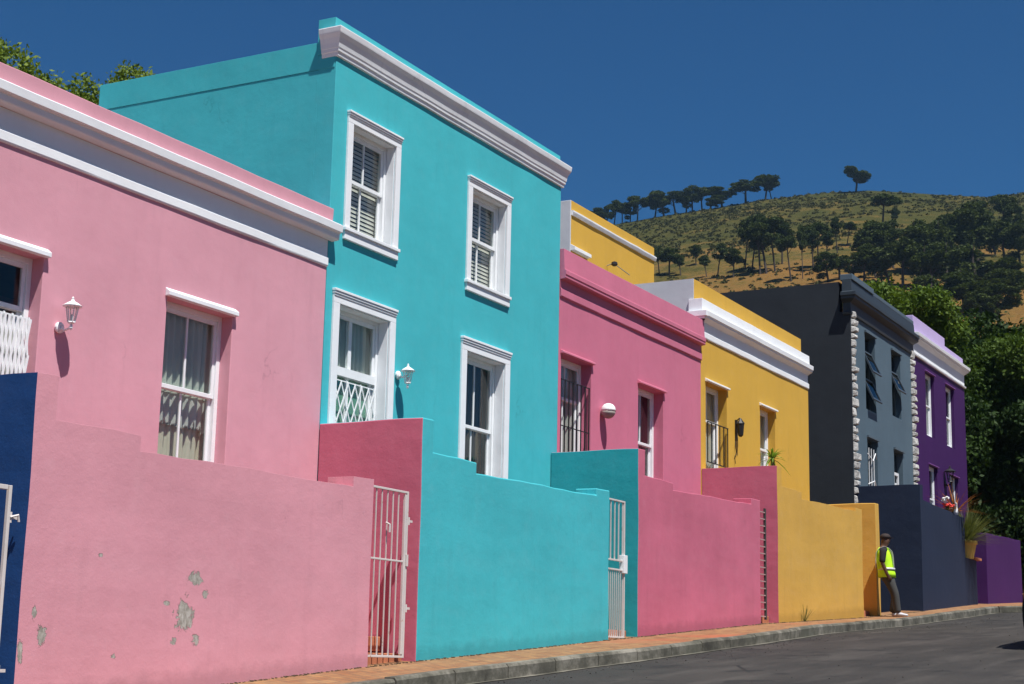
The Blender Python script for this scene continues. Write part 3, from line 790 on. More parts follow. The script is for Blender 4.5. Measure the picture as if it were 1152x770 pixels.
def quoins(par, xc, z0, z1, Yq):
    mb = MB(); z = z0; k = 0
    while z < z1:
        h = random.uniform(.13, .24); wd = random.uniform(.22, .34) if k % 2 else random.uniform(.18, .27); p = random.uniform(.05, .11); j = lambda: random.uniform(-.02, .02)
        a, b_ = xc + j(), xc + wd + j(); i = .025
        mb.add([(a, Yq, z), (b_, Yq, z), (b_, Yq, z + h - .02), (a, Yq, z + h - .02), (a + i, Yq - p + j(), z + i), (b_ - i, Yq - p + j(), z + i), (b_ - i, Yq - p + j(), z + h - .02 - i), (a + i, Yq - p + j(), z + h - .02 - i)],
               [(0, 3, 2, 1), (4, 5, 6, 7), (0, 1, 5, 4), (1, 2, 6, 5), (2, 3, 7, 6), (3, 0, 4, 7)]); z += h; k += 1
    mb.build('quoin', 'quoin_stone', par, bev=.012)
quoins(H, x0 + .02, 2.5, 7.88, G); quoins(H, x1 - .30, 2.5, 7.88, G)
def casement(par, h, Yc, opens, hood=True):
    a, b_, z0, z1 = h; mb = MB(); y = Yc + .14; f = .05
    mb.box(a, a + f, y, y + .07, z0, z1); mb.box(b_ - f, b_, y, y + .07, z0, z1); mb.box(a + f, b_ - f, y, y + .07, z1 - f, z1); mb.box(a + f, b_ - f, y, y + .07, z0, z0 + f)
    for q in opens: mb.box(a + f, b_ - f, y + .01, y + .06, q[1], q[1] + .04)
    fr = mb.build('window', 'grey_frame', par, bev=.004)
    mg = MB(); mg.box(a + f, b_ - f, y + .03, y + .034, z0 + f, z1 - f); mg.build('pane', 'window_glass', fr)
    for zl, zh, ang in opens:
        L_ = zh - zl; s_, c_ = math.sin(ang), math.cos(ang)
        ms = MB(); pv = lambda x, t, o: (x, Yc + .10 - t * s_ - o * c_, zh - t * c_ + o * s_)
        for (xa, xb, ta, tb) in ((a + f, a + f + .05, 0, L_), (b_ - f - .05, b_ - f, 0, L_), (a + f + .05, b_ - f - .05, 0, .05), (a + f + .05, b_ - f - .05, L_ - .05, L_)):
            ms.add([pv(xa, ta, 0), pv(xb, ta, 0), pv(xb, tb, 0), pv(xa, tb, 0), pv(xa, ta, .035), pv(xb, ta, .035), pv(xb, tb, .035), pv(xa, tb, .035)], [(0, 3, 2, 1), (4, 5, 6, 7), (0, 1, 5, 4), (1, 2, 6, 5), (2, 3, 7, 6), (3, 0, 4, 7)])
        sa = ms.build('open_sash', 'grey_frame', fr)
        mg = MB(); mg.add([pv(a + f + .05, .05, .015), pv(b_ - f - .05, .05, .015), pv(b_ - f - .05, L_ - .05, .015), pv(a + f + .05, L_ - .05, .015)], [(0, 1, 2, 3)]); mg.build('glazing', 'car_glass', fr)
    if hood:
        ml = MB(); ml.box(a - .04, b_ + .04, Yc - .05, Yc, z1 + .002, z1 + .05); ml.build('lintel', 'slate_trim', fr)
    return fr
casement(H, hs[0], G, [(6.72, 7.3, .42), (6.08, 6.66, .42)]); casement(H, hs[1], G, [(6.65, 7.2, .42)])
w3 = casement(H, hs[2], G, [])
mb = MB()
for k in range(3): mb.bar((36.38 + .2 * k, G + .03, 3.5), (36.38 + .2 * k, G + .03, 5.05), .018)
mb.tube([(36.25, G + .02, 4.9), (36.5, G - .03, 4.75), (36.75, G - .02, 4.95), (36.95, G + .02, 4.85)], .012, 5); mb.tube([(36.25, G + .02, 4.2), (36.6, G - .03, 4.3), (36.95, G + .02, 4.15)], .012, 5)
mb.build('security_grille', 'white_paint', w3)
w4 = casement(H, hs[3], G, [])
mb = MB(); mb.box(38.62, 38.7, G + .08, G + .12, 3.2, 4.75); mb.box(39.0, 39.08, G + .08, G + .12, 3.2, 4.75); mb.box(38.7, 39.0, G + .08, G + .12, 4.68, 4.75); mb.box(38.74, 38.96, G + .1, G + .11, 4.3, 4.5); mb.build('door_frame', 'white_paint', w4)

# --- house 6 : violet, two storeys
x0, x1 = 40.44, 45.95
H = thing('terraced_house', (x0, G, base(x0)), 'two-storey violet house with white cornice and lavender parapet at the far end of the row', 'house', PL)
hs = [(41.60, 42.48, 6.04, 7.70), (43.75, 44.66, 6.04, 7.70), (41.72, 42.56, 3.4, 5.28), (43.95, 44.83, 3.4, 5.26)]
mb = MB(); slab(mb, x0, x1, 1.0, 7.98, G, G + .25, hs); sharp_bevel(mb.build('front_wall', 'violet_plaster', H), .008, lambda c: c.y > .2)
mb = MB(); mb.box(x0, x0 + .25, G + .251, 18, 1, 8.0); mb.box(x1 - .25, x1, G + .251, 18, 1, 8.0); mb.box(x0 + .25, x1 - .25, 17.75, 18, 1, 8.0); mb.build('side_wall', 'violet_plaster', H)
mb = MB(); mb.box(x0 + .25, x1 - .25, G + .27, 17.75, 7.7, 7.85); mb.build('roof', 'roof_grey', H)
upper_floor(H, x0, x1, 5.4, G, 18); upper_floor(H, x0, x1, 2.6, G, 18)
mb = MB(); cornice(mb, [(.0, 7.93), (.04, 7.935), (.05, 7.98), (.005, 8.0), (.005, 8.30), (.09, 8.38), (.11, 8.39), (.12, 8.43), (.15, 8.44), (.16, 8.52), (.0, 8.54), (-.2, 8.54), (-.2, 7.985), (-.003, 7.985)], x0, x1, G, rret=.2); mb.build('cornice', 'white_trim', H, bev=.004)
mb = MB(); mb.box(x0, 43.72, G - .02, G + .2, 8.545, 8.97); mb.box(43.723, x1 - .15, G - .02, G + .2, 8.545, 8.76); mb.build('parapet', 'lavender_plaster', H, bev=.01)
for i, h in enumerate(hs):
    sash_window(H, *h, G, .09, (h[2] + h[3]) / 2 - (.0 if i < 2 else -.1), False, 'pale' if i in (0,) else 'dark', lintel=('violet_trim', .05, .05, .05))
Hv = H

# ------------------------------------------------------------------ street walls
WL = 'stoep walls along the pavement'
def stoep_wall(name_label, xf, fin_z, steps, mats, block=None, fin_y1=F - .01, fin_w=.23, fin_x=None):
    """fin (cross wall up to the house) + front wall with stepped top. mats: [wall colour, colour of the fin's left face]"""
    o = (xf, W, base(xf)); wth = .22
    zb = base(xf) - .4; mb = MB(); xa = xf + fin_w
    pts = [(xf, zb), (xf, fin_z), (xa, fin_z)]
    for (a, b_, za, zb2) in steps: pts += [(a if a > xa + .05 else xa, za), (b_, zb2)]
    if block: pts += [(block[0], block[2]), (block[1], block[2])]
    pts.append((pts[-1][0], zb)); q = []
    for p in pts:
        if not q or abs(p[0] - q[-1][0]) + abs(p[1] - q[-1][1]) > .004: q.append(p)
    q = [(round(x, 3), z) for x, z in q]
    for i in range(1, len(q)):                      # steps share one upright
        if abs(q[i][0] - q[i - 1][0]) < .01: q[i] = (q[i - 1][0], q[i][1])
    n = len(q); mb.v = [(x, W, z) for x, z in q] + [(x, W + wth, z) for x, z in q]
    mb.f = [tuple(range(n)), tuple(reversed(range(n, 2 * n)))] + [(i, (i + 1) % n, (i + 1) % n + n, i + n) for i in range(n)]; mb.m = [0, 0] + [1 if i == 0 else 0 for i in range(n)]
    k = len(mb.m); mb.box(xf, xa, W + wth, fin_y1, zb, fin_z); mb.m[k + 5] = 1; del mb.f[k + 2]; del mb.m[k + 2]
    if block: k = len(mb.m); mb.box(block[0], block[1], W + wth, W + .31, zb, block[2]); del mb.f[k + 2]; del mb.m[k + 2]
    ob = meshobj('boundary_wall', mb.v, mb.f, mats, None, mb.m, org=o)
    tag(ob, name_label, 'wall', WL)
    return ob
def roughen(ob, step=.28, amp=.006):
    """cut the wall into short lengths and shake the vertices so that edges run by hand, not by ruler"""
    me = ob.data; bm = bmesh.new(); bm.from_mesh(me); bmesh.ops.remove_doubles(bm, verts=bm.verts, dist=.0006)
    xs = [v.co.x for v in bm.verts]; zs = [v.co.z for v in bm.verts]; ys = [v.co.y for v in bm.verts]
    for axis, lo, hi in ((0, min(xs), max(xs)), (2, min(zs), max(zs)), (1, min(ys), max(ys))):
        p = lo + step
        while p < hi - step * .4:
            co_ = [0, 0, 0]; co_[axis] = p; no = [0, 0, 0]; no[axis] = 1
            bmesh.ops.bisect_plane(bm, geom=bm.verts[:] + bm.edges[:] + bm.faces[:], plane_co=co_, plane_no=no, dist=.004); p += step * random.uniform(.8, 1.2)
    for v in bm.verts:
        c = v.co; n = lambda a, b, d: math.sin(c.x * a + c.z * b + c.y * d)
        v.co.z += amp * n(3.1, .0, 2.3) + amp * .7 * n(9.7, 0, 5.1)
        v.co.y += amp * .6 * n(2.1, 3.3, 0)
        v.co.x += amp * .6 * math.sin(c.z * 4.7 + c.y * 3.0)
    bm.to_mesh(me); bm.free()

wa = []
wa.append(stoep_wall('pale pink street wall with peeling plaster patches, nearest the camera', 8.98, 2.11,
          [(9.212, 10.18, 1.77, 1.79), (10.181, 13.30, 1.66, 1.69)], ['pink_wall_plaster', 'blue_wall_plaster'], (13.301, 13.66, 1.79)))
wa.append(stoep_wall('turquoise street wall in front of the turquoise house, its cross wall in shade-darkened pink on one side', 14.57, 2.56,
          [(14.802, 15.74, 2.21, 2.22), (15.741, 18.86, 2.10, 2.16)], ['turquoise_wall_plaster', 'rose_and_shaded_pink_wall_plaster'], (18.861, 19.25, 2.25)))
wa.append(stoep_wall('rose pink street wall with a turquoise painted cross wall', 20.17, 2.93,
          [(20.402, 21.38, 2.58, 2.59), (21.381, 24.57, 2.49, 2.59)], ['rose_wall_plaster', 'shaded_turquoise_wall_plaster'], (24.571, 24.97, 2.68)))
wa.append(stoep_wall('yellow street wall whose cross wall is crimson on its near side', 25.82, 3.35,
          [(26.052, 27.08, 3.03, 3.04), (27.081, 30.25, 2.92, 3.0)], ['yellow_wall_plaster', 'rose_and_shaded_pink_wall_plaster'], (30.251, 30.67, 3.06)))
o5 = (31.62, W, base(31.62)); mb = MB(); mb.box(31.62, 31.86, W, F - .01, .4, 3.28)
wf = meshobj('boundary_wall', mb.v, mb.f, 'yellow_wall_plaster', None, mb.m, org=o5); tag(wf, 'narrow yellow cross wall the man leans against', 'wall', WL); wa.append(wf)
wg = stoep_wall('navy blue street wall in front of the grey house, topped by plant pots', 35.1, 4.02, [(35.332, 39.12, 3.70, 3.65), (39.121, 40.25, 2.71, 2.71)], ['navy_wall_plaster', 'navy_wall_plaster'], None, fin_y1=G - .01); wa.append(wg)
op = (41.4, W, base(41.4)); mb = MB(); mb.box(41.4, 45.6, W, W + .22, 1.2, 3.47, 0, 3.6); mb.box(41.4, 41.6, W + .221, G - .01, 1.2, 3.47); mb.box(40.3, 41.39, G - .8, G - .6, 1.2, 2.7)
wv = meshobj('boundary_wall', mb.v, mb.f, 'violet_wall_plaster', None, mb.m, org=op); tag(wv, 'violet street wall at the far right end of the row', 'wall', WL); wa.append(wv)
# plaster material uses object space; keep the peeling patches in world-like coordinates of the first wall
for ob in wa: roughen(ob); sharp_bevel(ob, .014, lambda c: .19 < c.y < .25)

# stoep floors behind the walls (raised porches)
def stoep(x0, x1, z, label):
    mb = MB(); mb.box(x0, x1, W + .235, F - .012, z - 1.2, z); 
    ob = meshobj('porch', mb.v, mb.f, 'terracotta', None, mb.m, org=(x0, W, z - 1.2)); tag(ob, label, 'porch')
stoep(9.25, 13.2, .75, 'raised porch floor behind the pale pink street wall'); stoep(14.85, 18.8, 1.1, 'raised porch floor behind the turquoise street wall'); stoep(20.45, 24.5, 1.5, 'raised porch floor behind the rose pink street wall'); stoep(26.1, 30.2, 1.9, 'raised porch floor behind the yellow street wall'); stoep(35.4, 39.1, 2.5, 'raised porch floor behind the navy street wall')
def steps(x0, x1, z0, label):
    mb = MB()
    for k in range(4): mb.box(x0, x1, W + .16 + .27 * k, F - .014, z0 + .17 * k - (.15 if k == 0 else 0), z0 + .17 * (k + 1) - .02)
    ob = meshobj('steps', mb.v, mb.f, 'terracotta', None, mb.m, bev=.008, org=(x0, W, z0)); tag(ob, label, 'steps')
steps(13.68, 14.55, -.06, 'worn brick steps behind the white gate of the pale pink wall'); steps(19.27, 20.15, .33, 'steps behind the two-panel white gate of the turquoise wall'); steps(24.99, 25.8, .72, 'steps behind the ladder-barred gate of the rose wall'); steps(30.69, 31.6, 1.02, 'steps in the open gap of the yellow wall')

# ------------------------------------------------------------------ gates
GG = 'metal street gates'
def gate_frame(mb, x0, x1, z0, z1, y, w=.029):
    mb.box(x0, x0 + w * .6, y, y + w, z0, z1); mb.box(x1 - w, x1, y, y + w, z0, z1); mb.box(x0 + w * .6, x1 - w, y, y + w, z1 - w * .8, z1); mb.box(x0 + w * .6, x1 - w, y, y + w, z0, z0 + w * .8)
def hinges(par, x, y, zs):
    for z in zs:
        mb = MB(); mb.tube([(x + .02, y + .01, z - .04), (x + .02, y + .01, z + .04)], .014, 8); mb.box(x + .02, x + .09, y + .004, y + .016, z - .012, z + .012); mb.build('hinge', 'worn_white_metal', par)
y = W + .06
T = thing('gate', (13.69, y, .04), 'white barred gate with one middle rail at the end of the pale pink wall', 'gate', GG)
mb = MB(); gate_frame(mb, 13.69, 14.43, .045, 1.755, y); mb.box(14.365, 14.40, y + .002, y + .03, .08, 1.72); mb.box(13.71, 14.39, y + .01, y + .024, 1.015, 1.035); mb.build('frame', 'worn_white_metal', T, bev=.003)
mb = MB()
for k in range(6): x = 13.73 + .105 * k; mb.bar((x, y + .017, .07), (x, y + .017, 1.73), .011)
mb.build('bars', 'worn_white_metal', T)
hinges(T, 14.43, y, (.55, 1.45)); mb = MB(); mb.box(14.40, 14.435, y - .012, y - .0, .98, 1.10); mb.build('latch', 'worn_white_metal', T); mb = MB(); mb.tube([(14.0, y + .0, 1.4), (14.03, y - .03, 1.38), (14.03, y - .03, 1.30)], .012, 6); mb.build('handle', 'worn_white_metal', T)
T = thing('gate', (19.29, y, .36), 'white two-panel barred gate beside the turquoise wall', 'gate', GG)
mb = MB(); gate_frame(mb, 19.29, 19.88, .37, 1.27, y); gate_frame(mb, 19.29, 19.88, 1.37, 2.18, y); mb.build('frame', 'worn_white_metal', T, bev=.003)
mb = MB()
for k in range(9): x = 19.33 + .062 * k; mb.bar((x, y + .017, .39), (x, y + .017, 1.25), .011)
for k in range(5): x = 19.33 + .124 * k; mb.bar((x, y + .017, 1.39), (x, y + .017, 2.16), .014)
mb.build('bars', 'worn_white_metal', T)
mb = MB(); mb.box(19.80, 19.92, y - .02, y + .05, 1.22, 1.46); mb.build('lock_box', 'white_paint', T, bev=.004); hinges(T, 19.27, y, (1.5,))
T = thing('gate', (24.98, y, .78), 'narrow gate with ladder-like cross bars beside the rose wall', 'gate', GG)
mb = MB(); mb.box(25.39, 25.43, y, y + .035, .80, 2.60); mb.box(24.98, 25.0, y, y + .03, .80, 2.60)
mb.build('frame', 'grey_cloth', T)
mb = MB()
for k in range(16): z = .84 + .112 * k; mb.box(25.0, 25.39, y + .005, y + .02, z, z + .018)
mb.build('bars', 'pink_worn_metal', T)
T = thing('gate', (7.95, y, -.4), 'white ornamental gate at the left edge against the blue wall end', 'gate', GG)
mb = MB(); mb.box(8.832, 8.862, y - .01, y + .02, -.42, 1.235); mb.box(7.95, 7.99, y - .02, y + .03, -.42, 1.235); mb.box(7.99, 8.815, y - .015, y + .025, 1.20, 1.235); mb.box(7.99, 8.815, y - .015, y + .025, .47, .515); mb.box(7.99, 8.815, y - .015, y + .025, -.38, -.345); mb.build('frame', 'worn_white_metal', T, bev=.003)
mb = MB()
for k in range(6): x = 8.08 + .125 * k; mb.bar((x, y, .5), (x, y, 1.21), .014); mb.lathe((x, y, .80), [(.006, -.035), (.02, -.01), (.022, .01), (.006, .035)], 8); mb.lathe((x, y, .52), [(.012, .0), (.024, .02), (.010, .04), (.022, .06), (.004, .11)], 8)
for k in range(11): x = 8.03 + .07 * k; mb.bar((x, y, -.36), (x, y, .48), .014)
mb.build('bars', 'worn_white_metal', T); hinges(T, 8.86, y, (1.0, -.12)); mb = MB(); mb.tube([(8.87, y, 1.0), (8.93, y - .02, 1.02), (8.94, y - .02, .97)], .01, 6); mb.build('latch', 'worn_white_metal', T)
# blue post wall of the neighbour on the left is the left face of the first cross wall

# ------------------------------------------------------------------ lanterns
def lantern(x, z, Yw, mat, label, s=1.0, group='wall lamps on the house fronts', out=.155, cage_z=0):
    T = thing('wall_lantern', (x, Yw, z), label, 'wall lamp', group)
    mb = MB(); mb.lathe((x, Yw, z), [(.05 * s, 0), (.06 * s, -.012), (.06 * s, -.03), (.03 * s, -.045)], 14, axis='y')
    mb.tube([(x, Yw - .03, z), (x, Yw - out * .5, z - .035 * s), (x, Yw - out, z - .01), (x, Yw - out, z + .03 * s)], .013 * s, 8); mb.build('bracket', mat, T)
    c = (x, Yw - out, z + .03 * s + cage_z)
    mb = MB(); mb.lathe(c, [(.03 * s, 0), (.042 * s, .01), (.038 * s, .02)], 6); mb.lathe((c[0], c[1], c[2] - .03), [(.004, -.03), (.016, -.01), (.012, .02)], 8)
    for k in range(6):
        a = PI / 3 * k; mb.bar((c[0] + .038 * s * math.cos(a), c[1] + .038 * s * math.sin(a), c[2] + .015 * s), (c[0] + .066 * s * math.cos(a), c[1] + .066 * s * math.sin(a), c[2] + .18 * s), .008 * s)
    mb.build('cage', mat, T)
    mb = MB(); mb.lathe(c, [(.034 * s, .018 * s), (.062 * s, .178 * s)], 6); mb.build('lamp_glass', 'window_glass', T)
    mb = MB(); mb.lathe(c, [(.016, .03 * s), (.016, .09 * s), (.008, .10 * s)], 8); mb.build('bulb', 'bulb_glass', T)
    mb = MB(); mb.lathe(c, [(.10 * s, .178 * s), (.104 * s, .188 * s), (.05 * s, .225 * s), (.022 * s, .24 * s), (.02 * s, .255 * s), (.010 * s, .262 * s), (.014 * s, .275 * s), (.002, .29 * s)], 12); mb.build('cap', mat, T)
    return T
lantern(10.52, 2.86, F, 'white_paint', 'white lantern on the pale pink house beside its trellised door', .85)
lantern(16.12, 3.36, F, 'white_paint', 'white lantern on the turquoise house beside its door', .85, cage_z=-.14)
T = thing('wall_lantern', (27.45, F, 4.3), 'black lantern with a dangling cable on the yellow house', 'wall lamp', 'wall lamps on the house fronts')
mb = MB(); mb.box(27.43, 27.50, F - .03, F, 4.05, 4.42); mb.tube([(27.46, F - .02, 4.4), (27.46, F - .08, 4.45), (27.46, F - .10, 4.40)], .012, 6); mb.build('bracket', 'black_metal', T)
mb = MB(); mb.lathe((27.46, F - .10, 4.14), [(.02, -.03), (.05, 0), (.07, .20), (.08, .21), (.03, .28), (.01, .31)], 8); mb.build('cage', 'black_metal', T)
mb = MB(); mb.tube([(27.44, F - .01, 4.05), (27.40, F - .02, 3.92), (27.47, F - .02, 3.82), (27.38, F - .015, 3.75), (27.41, F - .015, 3.62)], .006, 5); mb.build('cable', 'black_metal', T)
T = thing('wall_lamp', (21.83, F, 3.76), 'round white ball lamp on the rose pink house', 'wall lamp', 'wall lamps on the house fronts')
mb = MB(); mb.lathe((21.83, F, 3.74), [(.05, 0), (.05, -.03)], 12, axis='y'); mb.build('bracket', 'antenna_metal', T)
mb = MB(); mb.lathe((21.83, F - .11, 3.76), [(.03, -.115), (.07, -.095), (.10, -.05), (.11, -.01)], 16); mb.build('lower_shade', 'antenna_metal', T, smooth=True)
mb = MB(); mb.lathe((21.83, F - .11, 3.76), [(.112, -.008), (.112, .02), (.10, .06), (.07, .095), (.03, .112)], 16); mb.build('globe', 'bulb_glass', T, smooth=True)
T = lantern(43.3, 4.95, G, 'black_metal', 'black lantern on the violet house between its lower windows', 1.5)

# ------------------------------------------------------------------ leaf generators
def leaves_np(centres, size, jit=.35, up=.0, aspect=.55):
    n = len(centres); d = rng.normal(size=(n, 3)); d /= np.linalg.norm(d, axis=1)[:, None]
    t = rng.normal(size=(n, 3)); t[:, 2] -= up; t -= (t * d).sum(1)[:, None] * d; t /= np.linalg.norm(t, axis=1)[:, None]
    b = np.cross(d, t); s = size * (1 + jit * rng.uniform(-1, 1, n))[:, None]
    v = np.stack([centres + t * s, centres + b * s * aspect, centres - t * s, centres - b * s * aspect], 1).reshape(-1, 3)
    return v
def crown_pts(clumps, per, tight=1.0):
    out = []
    for (c, r) in clumps:
        m = int(per * (r[0] * r[1] * r[2]) ** (2 / 3)); p = rng.normal(size=(m, 3)); p /= np.linalg.norm(p, axis=1)[:, None]
        p *= (rng.uniform(.35, 1, m) ** .45)[:, None]; out.append(np.array(c) + p * np.array(r) * (1 + .12 * rng.normal(size=(m, 1))))
    return np.concatenate(out)
def quads(n): return np.arange(n * 4).reshape(-1, 4)
def make_tree(name, loc, h, clumps, per, leaf, leafmat, barkmat, label, cat, group=None, trunk_r=.2, up=.4, limbs=None, aspect=.55):
    T = thing(name, loc, label, cat, group)
    ox, oy, oz = loc
    mb = MB(); top = (ox + .1 * trunk_r, oy, oz + h * .8)
    mid = (ox + random.uniform(-.3, .3) * trunk_r * 3, oy + random.uniform(-.3, .3) * trunk_r * 3, oz + h * .4)
    mb.tube([(ox, oy, oz - .4), (ox, oy, oz + h * .05), mid, top], [trunk_r * 1.4, trunk_r, trunk_r * .75, trunk_r * .35], 8)
    for (c, r) in clumps[:limbs or 12]:
        c = (ox + c[0], oy + c[1], oz + c[2]); a = Vector(mid).lerp(Vector(top), random.uniform(0, .8)); b = Vector(c)
        mb.tube([a, a.lerp(b, .5) + Vector((0, 0, -.05 * h)), b], [trunk_r * .4, trunk_r * .25, trunk_r * .08], 5)
    mb.build('trunk', barkmat, T)
    pts = crown_pts([((ox + c[0], oy + c[1], oz + c[2]), r) for c, r in clumps], per)
    meshobj('crown', leaves_np(pts, leaf, up=up, aspect=aspect), quads(len(pts)), leafmat, T)
    return T

# big leafy trees behind the far houses
def blob_clumps(n, R, zc, rr, seed, flat=.8):
    rs = random.Random(seed); out = []
    for k in range(n):
        while True:
            p = [rs.uniform(-1, 1) for _ in range(3)]; l = math.sqrt(sum(q * q for q in p))
            if .35 < l < 1: break
        r = rs.uniform(*rr); out.append(((p[0] * R[0], p[1] * R[1], zc + p[2] * R[2]), (r, r, r * flat)))
    return out
TG = 'leafy street trees behind the far end of the row'
make_tree('leafy_tree', (61, 16.0, 2.5), 8.5, blob_clumps(46, (4.0, 2.7, 4.8), 7.4, (.7, 1.3), 1), 3300, .085, 'plane_leaf', 'bark', 'bright yellow-green leafy tree rising behind the slate grey house', 'tree', TG, .28)
make_tree('leafy_tree', (60, 12.2, 2.5), 7.5, blob_clumps(64, (4.6, 3.3, 4.2), 4.9, (.7, 1.4), 2), 3000, .085, 'mid_leaf', 'bark', 'broad green leafy tree right behind the violet house parapet', 'tree', TG, .32)
make_tree('leafy_tree', (52.5, 9.6, 2.3), 5.5, blob_clumps(40, (3.0, 2.0, 3.3), 3.2, (.7, 1.2), 3), 2500, .085, 'dark_leaf', 'bark', 'dark dense tree low behind the violet street wall', 'tree', TG, .25)
make_tree('leafy_tree', (66, 13.8, 3.2), 8.0, blob_clumps(50, (4.6, 4.2, 4.6), 6.0, (.9, 1.7), 4), 1600, .11, 'dark_leaf', 'bark', 'dark green tree behind the broad leafy tree', 'tree', TG, .32)
make_tree('leafy_tree', (52, 12.2, 2.3), 5.8, blob_clumps(34, (2.4, 1.8, 3.0), 3.5, (.7, 1.2), 9), 2300, .085, 'dark_leaf', 'bark', 'dark tree close against the end of the violet house', 'tree', TG, .22)
# trees at top left behind the roofs
make_tree('leafy_tree', (17.9, 20, .02), 9.2, [((-1.2, 0, 8.1), (1.0, .9, .9)), ((-.2, .2, 8.6), (.9, .8, .85)), ((.6, .3, 8.5), (.8, .8, .9)), ((1.3, 0, 8.7), (.8, .8, .95)), ((1.7, .2, 8.2), (.75, .8, .8)), ((1.75, 0, 9.4), (.34, .4, .5)), ((.9, 0, 9.55), (.5, .5, .55)), ((.2, .1, 9.85), (.35, .4, .5)), ((2.0, .1, 8.6), (.45, .5, .7)), ((-2, 0, 8.2), (.9, .9, .8)), ((0, -.3, 9.6), (.4, .4, .4)), ((1.2, .5, 7.6), (1.2, .9, .9)), ((-.8, 0, 7.6), (1.3, 1, .9))], 4600, .046, 'garden_leaf', 'bark', 'sunlit green tree showing above the pale pink parapet at top left', 'tree', 'garden trees behind the roofs', .14)
make_tree('leafy_tree', (20.55, 20, .5), 9.0, [((0, 0, 9.35), (.30, .3, .35)), ((.25, .1, 9.0), (.5, .4, .5)), ((-.2, 0, 8.9), (.45, .4, .45)), ((.1, 0, 8.4), (.7, .5, .6))], 3600, .045, 'garden_leaf', 'bark', 'thin treetop just left of the turquoise side wall', 'tree', 'garden trees behind the roofs', .09)
make_tree('leafy_tree', (22.0, 20, -.1), 10.0, [((-.25, 0, 10.55), (.45, .4, .36)), ((.05, .2, 10.72), (.42, .3, .28)), ((.75, 0, 10.45), (.30, .3, .30)), ((-.55, 0, 10.2), (.35, .4, .3)), ((.2, 0, 10.1), (.7, .5, .4)), ((0, 0, 9.6), (.8, .6, .5))], 3600, .042, 'garden_leaf', 'bark', 'rounded treetop peeping over the turquoise side wall', 'tree', 'garden trees behind the roofs', .1)

# ------------------------------------------------------------------ hill pines
def pine_proto(kind):
    """unit pine, 10 m high, crown radius 3; returns (trunk mesh data, crown mesh data)"""
    rs = random.Random(100 + kind); mb = MB()
    b = rs.uniform(-.5, .5); split = rs.uniform(4, 6)
    mb.tube([(0, 0, -.8), (0, 0, .2), (b * .5, 0, 3), (b, .1, 6), (b * .8, 0, 8.6)], [.26, .2, .17, .14, .05], 6)
    cl = []
    if kind in (0, 4):   n, R, zc, fl = 20, (2.3, 2.3, 1.2), 8.0, .6      # umbrella
    elif kind == 1: n, R, zc, fl = 20, (2.0, 2.0, 2.4), 6.8, .8          # round full
    elif kind == 2: n, R, zc, fl = 14, (1.7, 1.7, 1.9), 7.4, .7          # tall tuft
    elif kind == 3: n, R, zc, fl = 24, (2.2, 2.2, 3.6), 5.2, .85         # bushy to the ground
    else: n, R, zc, fl = 24, (2.5, 2.0, 2.2), 7.0, .75
    for k in range(n):
        while True:
            p = [rs.uniform(-1, 1) for _ in range(3)]
            if .2 < math.sqrt(sum(q * q for q in p)) < 1: break
        r = rs.uniform(.45, 1.15); c = (b + p[0] * R[0] * 1.12, p[1] * R[1], zc + p[2] * R[2]); cl.append((c, (r, r, r * fl)))
        if k < 8: a = Vector((b, .1, min(8, max(3, c[2] - 1.8)))); mb.tube([a, Vector(c)], [.08, .03], 4)
    pts = crown_pts(cl, 380)
    v = leaves_np(pts, .17, up=0, aspect=.8)
    return mb, v
protos = []
def pine(kind, x, y, z, h, r, label, group, warm=False):
    rz = random.uniform(0, 2 * PI)
    key = kind
    if len(protos) <= key or protos[key] is None:
        while len(protos) <= key: protos.append(None)
    if protos[key] is None:
        mb, v = pine_proto(kind)
        T = thing('pine_tree', (0, 0, 0), label, 'tree', group); ORG[T.name] = (0, 0, 0)
        mb.build('trunk', 'pine_bark', T); meshobj('crown', v, quads(len(v) // 4), 'pine_needle' if kind % 2 == 0 else 'pine_needle_warm', T)
        protos[key] = T
    else:
        T = copy_tree(protos[key])
    T['label'] = label; T['group'] = group; T['category'] = 'tree'
    T.location = (x, y, z - .1); T.rotation_euler = (random.uniform(-.11, .11), random.uniform(-.11, .11), rz); T.scale = (r / 3.0 * random.uniform(.75, 1.3), r / 3.0 * random.uniform(.75, 1.3), h / 10.0)
    return T
def polar(a, r): return r * math.cos(math.radians(a)), r * math.sin(math.radians(a))
SKY = [(25.82, 600, 5.9, 2.4), (25.56, 600, 6.5, 2.4), (25.27, 600, 7.0, 2.2), (24.98, 600, 7.5, 2.2), (24.69, 600, 7.3, 2.1), (24.4, 600, 7.0, 2.1), (24.14, 598, 8.8, 2.4), (23.5, 600, 8.1, 2.8), (23.18, 598, 8.8, 2.7), (22.76, 598, 8.4, 3.1), (22.37, 598, 7.4, 2.4), (22.15, 598, 9.1, 3.1), (21.8, 599, 7.4, 3.1), (21.51, 597, 5.2, 2.2), (21.09, 600, 6.7, 3.4), (20.23, 598, 7.3, 3.4), (19.53, 599, 8.4, 3.8), (19.31, 600, 5.6, 2.4), (16.32, 595, 7.2, 4.6)]
